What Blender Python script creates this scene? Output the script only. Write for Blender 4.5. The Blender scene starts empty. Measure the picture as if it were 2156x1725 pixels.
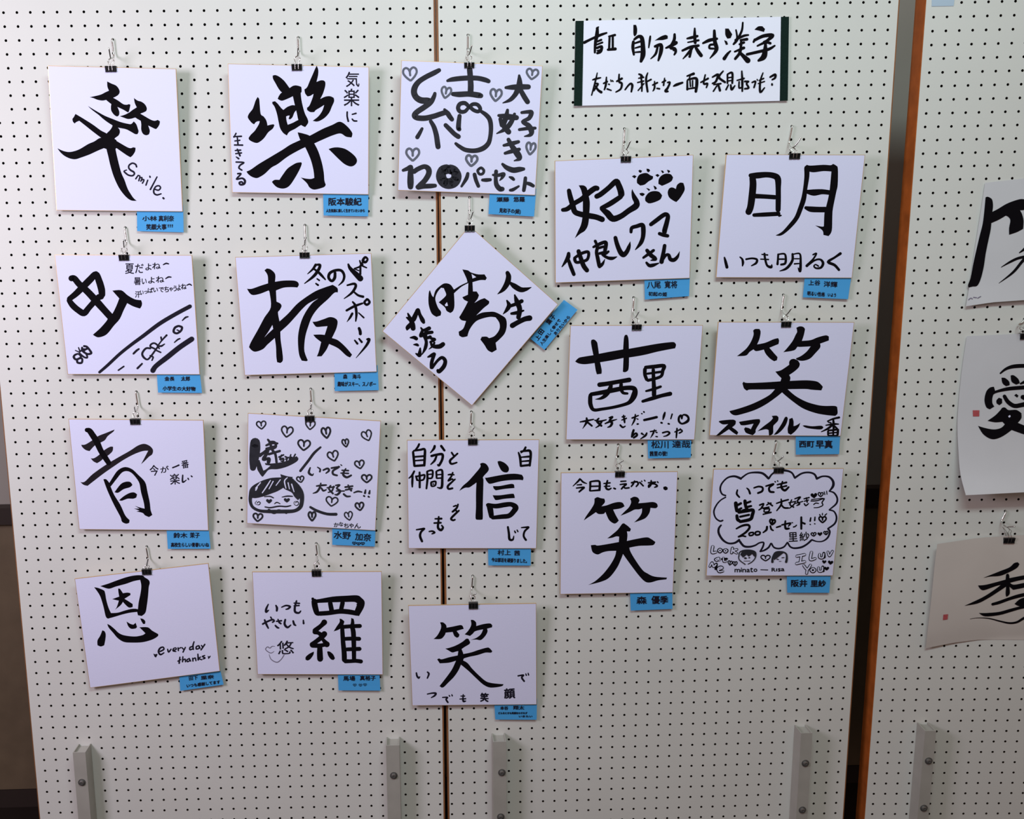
import bpy, bmesh, math, random
from mathutils import Vector, Matrix
from mathutils.geometry import tessellate_polygon

# ---------------------------------------------------------------- camera, world, lights, exposure
F, CX, CY = 1854.18, 907.42, 801.10            # focal length and principal point in pixels of the 2156x1725 frame
W, H = 2156.0, 1725.0
sc = bpy.context.scene
C = sc.collection

def rodr(v):
    v = Vector(v); t = v.length
    return Matrix.Rotation(t, 3, v.normalized()) if t > 1e-9 else Matrix.Identity(3)

# pose of each pegboard (its own frame: x right, y down, z away; millimetres, origin at its first hole) as seen by the camera
POSES = [[0.158784, -0.014395, -0.014719, -852.02559, -689.263756, 1651.546516],
 [0.167562, -0.021294, -0.018169, 18.874252, -699.644691, 1651.113259],
 [0.177539, 0.020096, -0.017622, 947.496991, -684.811018, 1660.145415]]
PR = [rodr(p[:3]) for p in POSES]
PT = [Vector(p[3:]) for p in POSES]
R2, T2 = PR[1], PT[1]
Z0 = 1.96                                        # height of the middle board's first row of holes

def cam2world(c):                                # camera-frame millimetres -> world metres
    q = R2.transposed() @ (c - T2)
    return Vector((q.x/1000, q.z/1000, Z0 - q.y/1000))

def P(pan, x, y, z=0.0):                         # a point on board pan (mm; z positive towards the room) -> world
    return cam2world(PR[pan] @ Vector((x, y, -z)) + PT[pan])

CAMPOS = cam2world(Vector((0, 0, 0)))

def ray(pan, px, py):
    Rt = PR[pan].transposed()
    return -(Rt @ PT[pan]), Rt @ Vector(((px-CX)/F, (py-CY)/F, 1.0))

def at(pan, px, py, a=0.0, b=0.0):
    """board coordinates (x, y, z) of the point seen at px,py that stands a + b*y mm in front of board pan"""
    o, d = ray(pan, px, py)
    s = (-a - b*o.y - o.z) / (d.z + b*d.y)
    p = o + s*d
    return Vector((p.x, p.y, -p.z))

cam_d = bpy.data.cameras.new('camera'); cam = bpy.data.objects.new('camera', cam_d); C.objects.link(cam)
cam_d.sensor_fit = 'HORIZONTAL'; cam_d.sensor_width = 36.0; cam_d.lens = F/W*36.0
cam_d.shift_x = (W/2 - CX)/W; cam_d.shift_y = -(H/2 - CY)/W
cam_d.clip_start = 0.05; cam_d.clip_end = 60
ex = cam2world(Vector((1000,0,0))) - CAMPOS; ey = cam2world(Vector((0,-1000,0))) - CAMPOS; ez = cam2world(Vector((0,0,-1000))) - CAMPOS
m = Matrix((ex.normalized(), ey.normalized(), ez.normalized())).transposed().to_4x4(); m.translation = CAMPOS
cam.matrix_world = m
sc.camera = cam

w = bpy.data.worlds.new('room_light'); sc.world = w; w.use_nodes = True
w.node_tree.nodes['Background'].inputs[0].default_value = (1.0, 0.66, 0.54, 1)
w.node_tree.nodes['Background'].inputs[1].default_value = 0.27

def area(name, loc, target, sx, sy, power, col):
    l = bpy.data.lights.new(name, 'AREA'); l.shape = 'RECTANGLE'; l.size = sx; l.size_y = sy
    l.energy = power; l.color = col
    o = bpy.data.objects.new(name, l); C.objects.link(o); o.location = loc
    o.rotation_euler = (Vector(target) - Vector(loc)).to_track_quat('-Z', 'Y').to_euler()
    return o
area('window_light', (-1.66, -1.22, 1.81), (-0.15, 0, 1.3), 0.62, 0.62, 24.3, (0.91, 0.83, 1.0))
area('ceiling_light', (0.29, -1.63, 2.86), (0.29, 0.0, 1.66), 1.3, 0.35, 29.2, (0.76, 0.965, 0.98))
sc.view_settings.view_transform = 'Standard'; sc.view_settings.look = 'None'
sc.view_settings.gamma = 1.0; sc.view_settings.use_curve_mapping = False
sc.view_settings.exposure = 0.0

# ---------------------------------------------------------------- materials
def mat(name, col, rough=0.6, metal=0.0, noise=0.0, nscale=8.0, bump=0.0, bscale=200.0, spec=0.3, col2=None):
    mt = bpy.data.materials.new(name); mt.use_nodes = True
    nt = mt.node_tree; b = nt.nodes['Principled BSDF']
    b.inputs['Roughness'].default_value = rough; b.inputs['Metallic'].default_value = metal
    b.inputs['Specular IOR Level'].default_value = spec
    b.inputs['Base Color'].default_value = (*col, 1)
    tc = nt.nodes.new('ShaderNodeTexCoord')
    if noise or col2:
        n = nt.nodes.new('ShaderNodeTexNoise'); n.inputs['Scale'].default_value = nscale; n.inputs['Detail'].default_value = 6
        nt.links.new(tc.outputs['Object'], n.inputs['Vector'])
        r = nt.nodes.new('ShaderNodeValToRGB'); r.color_ramp.elements[0].position = 0.3; r.color_ramp.elements[1].position = 0.7
        c2 = col2 or tuple(max(0, c*(1-noise)) for c in col)
        r.color_ramp.elements[0].color = (*c2, 1); r.color_ramp.elements[1].color = (*col, 1)
        nt.links.new(n.outputs['Fac'], r.inputs['Fac']); nt.links.new(r.outputs['Color'], b.inputs['Base Color'])
    if bump:
        n2 = nt.nodes.new('ShaderNodeTexNoise'); n2.inputs['Scale'].default_value = bscale
        nt.links.new(tc.outputs['Object'], n2.inputs['Vector'])
        bp = nt.nodes.new('ShaderNodeBump'); bp.inputs['Strength'].default_value = bump; bp.inputs['Distance'].default_value = 0.0005
        nt.links.new(n2.outputs['Fac'], bp.inputs['Height']); nt.links.new(bp.outputs['Normal'], b.inputs['Normal'])
    return mt

M = {
 'board': mat('painted_hardboard', (0.70, 0.70, 0.66), 0.55, noise=0.05, nscale=3.5, bump=0.15, bscale=260),
 'hollow': mat('hollow_shade', (0.006, 0.006, 0.006), 1.0, spec=0.0),  # near-black colour stands in for the shade inside the closed panel
 'wood': mat('orange_wood', (0.50, 0.125, 0.022), 0.45, noise=0.35, nscale=30),
 'wood2': mat('brown_wood', (0.30, 0.12, 0.045), 0.5, noise=0.3, nscale=30),
 'card': mat('card_paper', (0.765, 0.77, 1.0), 0.75, bump=0.25, bscale=500),
 'back': mat('card_backing', (0.55, 0.42, 0.30), 0.8),
 'gold': mat('gold_edge', (0.72, 0.48, 0.24), 0.35, metal=0.35),
 'banner': mat('banner_paper', (0.86, 0.87, 1.0), 0.8),
 'strip': mat('dark_green_strip', (0.010, 0.025, 0.020), 0.8, noise=0.3, nscale=400, spec=0.05),
 'cream': mat('cream_paper', (0.63, 0.575, 0.53), 0.85, noise=0.06, nscale=9),
 'hole': mat('shaded_hardboard_edge', (0.035, 0.022, 0.014), 0.9, spec=0.0),
 'rice': mat('thin_rice_paper', (0.63, 0.63, 0.655), 0.85, noise=0.04, nscale=12),
 'tag': mat('blue_sticky_paper', (0.07, 0.37, 0.76), 0.7),
 'ink': mat('black_ink', (0.0050, 0.0040, 0.0055), 0.7, spec=0.04),
 'pen': mat('pen_ink', (0.013, 0.011, 0.022), 0.6, spec=0.1),
 'grey': mat('grey_ink', (0.034, 0.034, 0.043), 0.6, noise=0.35, nscale=60, spec=0.1),
 'softgrey': mat('soft_grey_ink', (0.022, 0.017, 0.022), 0.6, noise=0.3, nscale=50, spec=0.1),
 'palegrey': mat('pale_grey_ink', (0.13, 0.14, 0.18), 0.7, spec=0.1),
 'pencil': mat('pencil', (0.22, 0.20, 0.27), 0.7, spec=0.1),
 'red': mat('red_seal_ink', (0.52, 0.10, 0.11), 0.7, noise=0.25, nscale=500),
 'steel': mat('bright_steel', (0.72, 0.72, 0.70), 0.16, metal=1.0),
 'clip': mat('black_enamel', (0.008, 0.008, 0.009), 0.28, spec=0.5),
 'post': mat('painted_steel_post', (0.40, 0.385, 0.345), 0.5, noise=0.1, nscale=20),
 'bolt': mat('dull_bolt', (0.26, 0.26, 0.25), 0.4, metal=0.8),
 'label': mat('faded_blue_label', (0.44, 0.55, 0.66), 0.6),
 'wall': mat('grey_wall_paint', (0.34, 0.315, 0.28), 0.8, noise=0.1, nscale=4),
 'wainscot': mat('brown_wainscot', (0.17, 0.125, 0.08), 0.6, noise=0.2, nscale=15),
 'rail': mat('dark_rail', (0.035, 0.025, 0.022), 0.5),
 'floor': mat('dark_floor', (0.018, 0.012, 0.010), 0.4, noise=0.2, nscale=10),
}
M['pale_scratch'] = M['card']

# ---------------------------------------------------------------- helpers
def link(name, me, parent=None, loc=None):
    o = bpy.data.objects.new(name, me); C.objects.link(o)
    if loc is not None: o.location = loc
    if parent: o.parent = parent
    return o

def tagp(o, label=None, cat=None, group=None, kind=None):
    if label: o['label'] = label
    if cat: o['category'] = cat
    if group: o['group'] = group
    if kind: o['kind'] = kind
    return o

def empty(name, loc, **k):
    o = bpy.data.objects.new(name, None); C.objects.link(o); o.location = loc; o.empty_display_size = 0.03
    return tagp(o, **k)

def meshobj(name, verts, faces, mt, parent=None, smooth=False, origin=None):
    """verts in world metres; with a parent empty (unrotated) they become relative to it"""
    root = parent
    off = Vector((0,0,0))
    q = parent
    while q is not None: off += q.location; q = q.parent
    if parent is None:
        off = Vector(origin) if origin is not None else sum((Vector(v) for v in verts), Vector())/len(verts)
    me = bpy.data.meshes.new(name)
    me.from_pydata([tuple(Vector(v)-off) for v in verts], [], faces)
    me.materials.append(mt)
    if smooth: me.polygons.foreach_set('use_smooth', [True]*len(me.polygons))
    me.update()
    o = bpy.data.objects.new(name, me); C.objects.link(o)
    if root: o.parent = root
    else: o.location = off
    return o

class MB:
    def __init__(s): s.v = []; s.f = []
    def add(s, v, f):
        n = len(s.v); s.v += [Vector(p) for p in v]; s.f += [tuple(i+n for i in q) for q in f]
    def hexa(s, p):                                # 8 points: 0-3 front ring, 4-7 back ring
        s.add(p, [(0,1,2,3),(7,6,5,4),(0,4,5,1),(1,5,6,2),(2,6,7,3),(3,7,4,0)])
    def tube(s, pts, r, n=10, cap=True):
        pts = [Vector(p) for p in pts]; rings = []
        t0 = (pts[1]-pts[0]).normalized(); u = t0.orthogonal().normalized()
        for i, p in enumerate(pts):
            t = (pts[min(i+1,len(pts)-1)] - pts[max(i-1,0)]).normalized()
            u = (u - t*u.dot(t)).normalized(); v = t.cross(u)
            rings.append([p + r*(math.cos(2*math.pi*k/n)*u + math.sin(2*math.pi*k/n)*v) for k in range(n)])
        f = []
        for i in range(len(pts)-1):
            for k in range(n): f.append((i*n+k, i*n+(k+1)%n, (i+1)*n+(k+1)%n, (i+1)*n+k))
        if cap: f.append(tuple(range(n))[::-1]); f.append(tuple((len(pts)-1)*n+k for k in range(n)))
        s.add([q for r_ in rings for q in r_], f)
    def build(s, name, mt, parent=None, smooth=False, origin=None): return meshobj(name, s.v, s.f, mt, parent, smooth, origin)

def pbox(mb, pan, x0, x1, y0, y1, z0, z1):          # box in board coordinates, z1 towards the room
    mb.hexa([P(pan,x0,y0,z1),P(pan,x0,y1,z1),P(pan,x1,y1,z1),P(pan,x1,y0,z1),P(pan,x0,y0,z0),P(pan,x0,y1,z0),P(pan,x1,y1,z0),P(pan,x1,y0,z0)])

def crom(pts, n=5, closed=False):
    """Catmull-Rom through tuples of any width"""
    out = []; N = len(pts)
    if N < 3 and not closed: 
        return [tuple(a+(b-a)*k/3 for a, b in zip(pts[0], pts[-1])) for k in range(4)]
    rng = range(N) if closed else range(N-1)
    for i in rng:
        g = (lambda j: pts[j % N]) if closed else (lambda j: pts[max(0, min(N-1, j))])
        p0, p1, p2, p3 = g(i-1), g(i), g(i+1), g(i+2)
        for k in range(n):
            t = k/n
            out.append(tuple(0.5*((2*b) + (c-a)*t + (2*a-5*b+4*c-d)*t*t + (3*b-a-3*c+d)*t**3) for a, b, c, d in zip(p0, p1, p2, p3)))
    if not closed: out.append(tuple(pts[-1]))
    return out

ZRAIL = 0.86
# ---------------------------------------------------------------- the room behind
def slab(name, x0, x1, y0, y1, z0, z1, mt, origin=None):
    mb = MB(); mb.hexa([(x0,y0,z1),(x0,y0,z0),(x1,y0,z0),(x1,y0,z1),(x0,y1,z1),(x0,y1,z0),(x1,y1,z0),(x1,y1,z1)])
    return mb.build(name, mt, origin=origin)
YW = 0.50
tagp(slab('floor', -6, 6, -5, YW+0.05, -0.05, 0.0, M['floor']), kind='structure')
tagp(slab('wall_back', -6, 6, YW, YW+0.1, 0.0, 4.0, M['wall']), kind='structure')
tagp(slab('trim_1', -6, 6, YW-0.035, YW-0.001, ZRAIL-0.045, ZRAIL, M['rail']), kind='structure')
wp = None
for k in range(8):                                # wainscot boards under the rail
    x0 = -3.2 + k*0.8
    o = slab('panel', x0+0.002, x0+0.798, YW-0.018, YW-0.0005, 0.052, ZRAIL-0.045, M['wainscot'])
    wp = bpy.data.objects['wall_back']; l = o.location.copy(); o.parent = wp; o.location = l - wp.location
tagp(slab('baseboard_back', -6, 6, YW-0.022, YW-0.0005, 0.0, 0.05, M['rail']), kind='structure')

# ---------------------------------------------------------------- the three pegboards
ROW0, ROW1 = -2, 69
def perforated(pan, x0, x1, ncol, parent):
    """one sheet with every hole cut through; x0, x1 are the sheet's edges in mm"""
    rad, n, th, pit = 2.6, 12, 3.0, 25.0
    V, Fc, Hf = [], [], []
    cen = lambda c, r: (c*pit, r*pit)
    xs = [x0] + [(c+0.5)*pit for c in range(ncol-1)] + [x1]
    ytop, ybot = ROW0*pit - 20, ROW1*pit + 20
    ys = [ytop] + [(r+0.5)*pit for r in range(ROW0, ROW1)] + [ybot]
    for c in range(ncol):
        for r in range(ROW0, ROW1+1):
            cx, cy = cen(c, r); a0, a1 = xs[c], xs[c+1]; b0, b1 = ys[r-ROW0], ys[r-ROW0+1]
            base = len(V)
            for z in (0.0, -th):
                for k in range(n):
                    t = 2*math.pi*(k+0.5)/n
                    V.append((cx+rad*math.cos(t), cy+rad*math.sin(t), z))
            q = len(V); V += [(a1,b0,0),(a1,b1,0),(a0,b1,0),(a0,b0,0)]     # corners: (+,-) (+,+) (-,+) (-,-)
            qi = lambda k: q + ((k//3) % 4)
            cor = [1, 2, 3, 0]                                              # corner used by each quarter of the ring
            for k in range(n):
                k2 = (k+1) % n; A = q+cor[k//3]
                if k//3 == k2//3: Fc.append((base+k, A, base+k2))
                else: Fc.append((base+k, A, q+cor[k2//3], base+k2))
                Hf.append((base+k, base+k2, base+n+k2, base+n+k))
            # first edge of every quarter joins two corners, handled above
    ws = [P(pan, *v) for v in V]
    o = meshobj('perforated_board', ws, Fc+Hf, M['board'], parent)
    o.data.materials.append(M['hole'])               # raw hardboard brown, with the shade inside the holes put into the colour
    o.data.polygons.foreach_set('material_index', [0]*len(Fc) + [1]*len(Hf))
    return o

def pegboard(pan, x0, x1, ncol, lstrip, rstrip, label, posts):
    root = empty('pegboard', P(pan, (x0+x1)/2, ROW1*25+20, -18), label=label, cat='pegboard')
    yt, yb = ROW0*25-20, ROW1*25+20
    perforated(pan, x0, x1, ncol, root)
    mb = MB(); pbox(mb, pan, x0-lstrip, x0, yt, yb, -37, 0.3); mb.build('edge_strip', M['wood'] if pan == 2 else M['wood2'], root)
    mb = MB(); pbox(mb, pan, x1, x1+rstrip, yt, yb, -37, 0.3); mb.build('edge_strip', M['wood2'], root)
    mb = MB(); pbox(mb, pan, x0, x1, yt-6, yt, -37, 0.3); mb.build('top_rail', M['wood2'], root)
    mb = MB(); pbox(mb, pan, x0, x1, yb, yb+6, -37, 0.3); mb.build('bottom_rail', M['wood2'], root)
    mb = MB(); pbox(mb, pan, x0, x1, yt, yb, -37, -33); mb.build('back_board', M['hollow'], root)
    for (xa, xb, ytp, bolts) in posts:               # steel stand posts, an open channel each
        D, t = 33.0, 1.8
        yb2 = (Z0 - 0.0)*1000 - 6
        mb = MB()
        pbox(mb, pan, xa, xb, ytp, yb2, D-t, D)
        pbox(mb, pan, xa, xa+t, ytp, yb2, 0.4, D-t)
        pbox(mb, pan, xb-t, xb, ytp, yb2, 0.4, D-t)
        pbox(mb, pan, xa+t, xb-t, ytp+5, ytp+8, 0.4, D-t)
        po = mb.build('support_post', M['post'], root)
        mb = MB(); pbox(mb, pan, xa-2, xb+2, yb2-30, yb2, -160, 200); mb.build('foot', M['post'], root)
        for (bx, by) in bolts:
            mb = MB(); n = 16
            prof = [(0.4, 8.0), (1.4, 8.0), (1.5, 5.6), (4.2, 5.4), (5.0, 3.6), (5.0, 1.6), (3.8, 1.2)]
            vs = [P(pan, bx+r*math.cos(2*math.pi*k/n), by+r*math.sin(2*math.pi*k/n), D-0.4+z) for z, r in prof for k in range(n)]
            fs = [(i*n+k, i*n+(k+1)%n, (i+1)*n+(k+1)%n, (i+1)*n+k) for i in range(len(prof)-1) for k in range(n)]
            fs.append(tuple((len(prof)-1)*n+k for k in range(n)))
            mb.add(vs, fs); mb.build('bolt', M['bolt'], po, smooth=False)
    return root

def post(pan, xl, xr, yt, bolts):
    a = at(pan, xl, yt, 33); b = at(pan, xr, yt, 33)
    return (a.x, b.x, a.y, [tuple(at(pan, *q, 36))[:2] for q in bolts])

pegboard(0, -20, 857.0, 35, 1.6, 3.2, 'white pegboard panel at the left with its left edge in view',
         [post(0, 153.1, 179.6, 1585.1, [(171.5,1649.4)]), post(0, 812.7, 840.8, 1570.5, [(829,1634.9)])])
pegboard(1, -5.5, 867, 35, 3.8, 2, 'white pegboard panel in the middle, left of the dark gap',
         [post(1, 1038.1, 1065.7, 1562.7, [(1056.9,1628.6),(1054.5,1722)]), post(1, 1686.6, 1710.6, 1544.5, [(1696.7,1609),(1690.4,1707.4)])])
pegboard(2, -16, 868, 35, 1.5, 2, 'white pegboard panel at the right edge with an orange wooden side',
         [post(2, 1947.7, 1971.1, 1539.5, [(1956.5,1604),(1946.4,1703.6)])])


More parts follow.
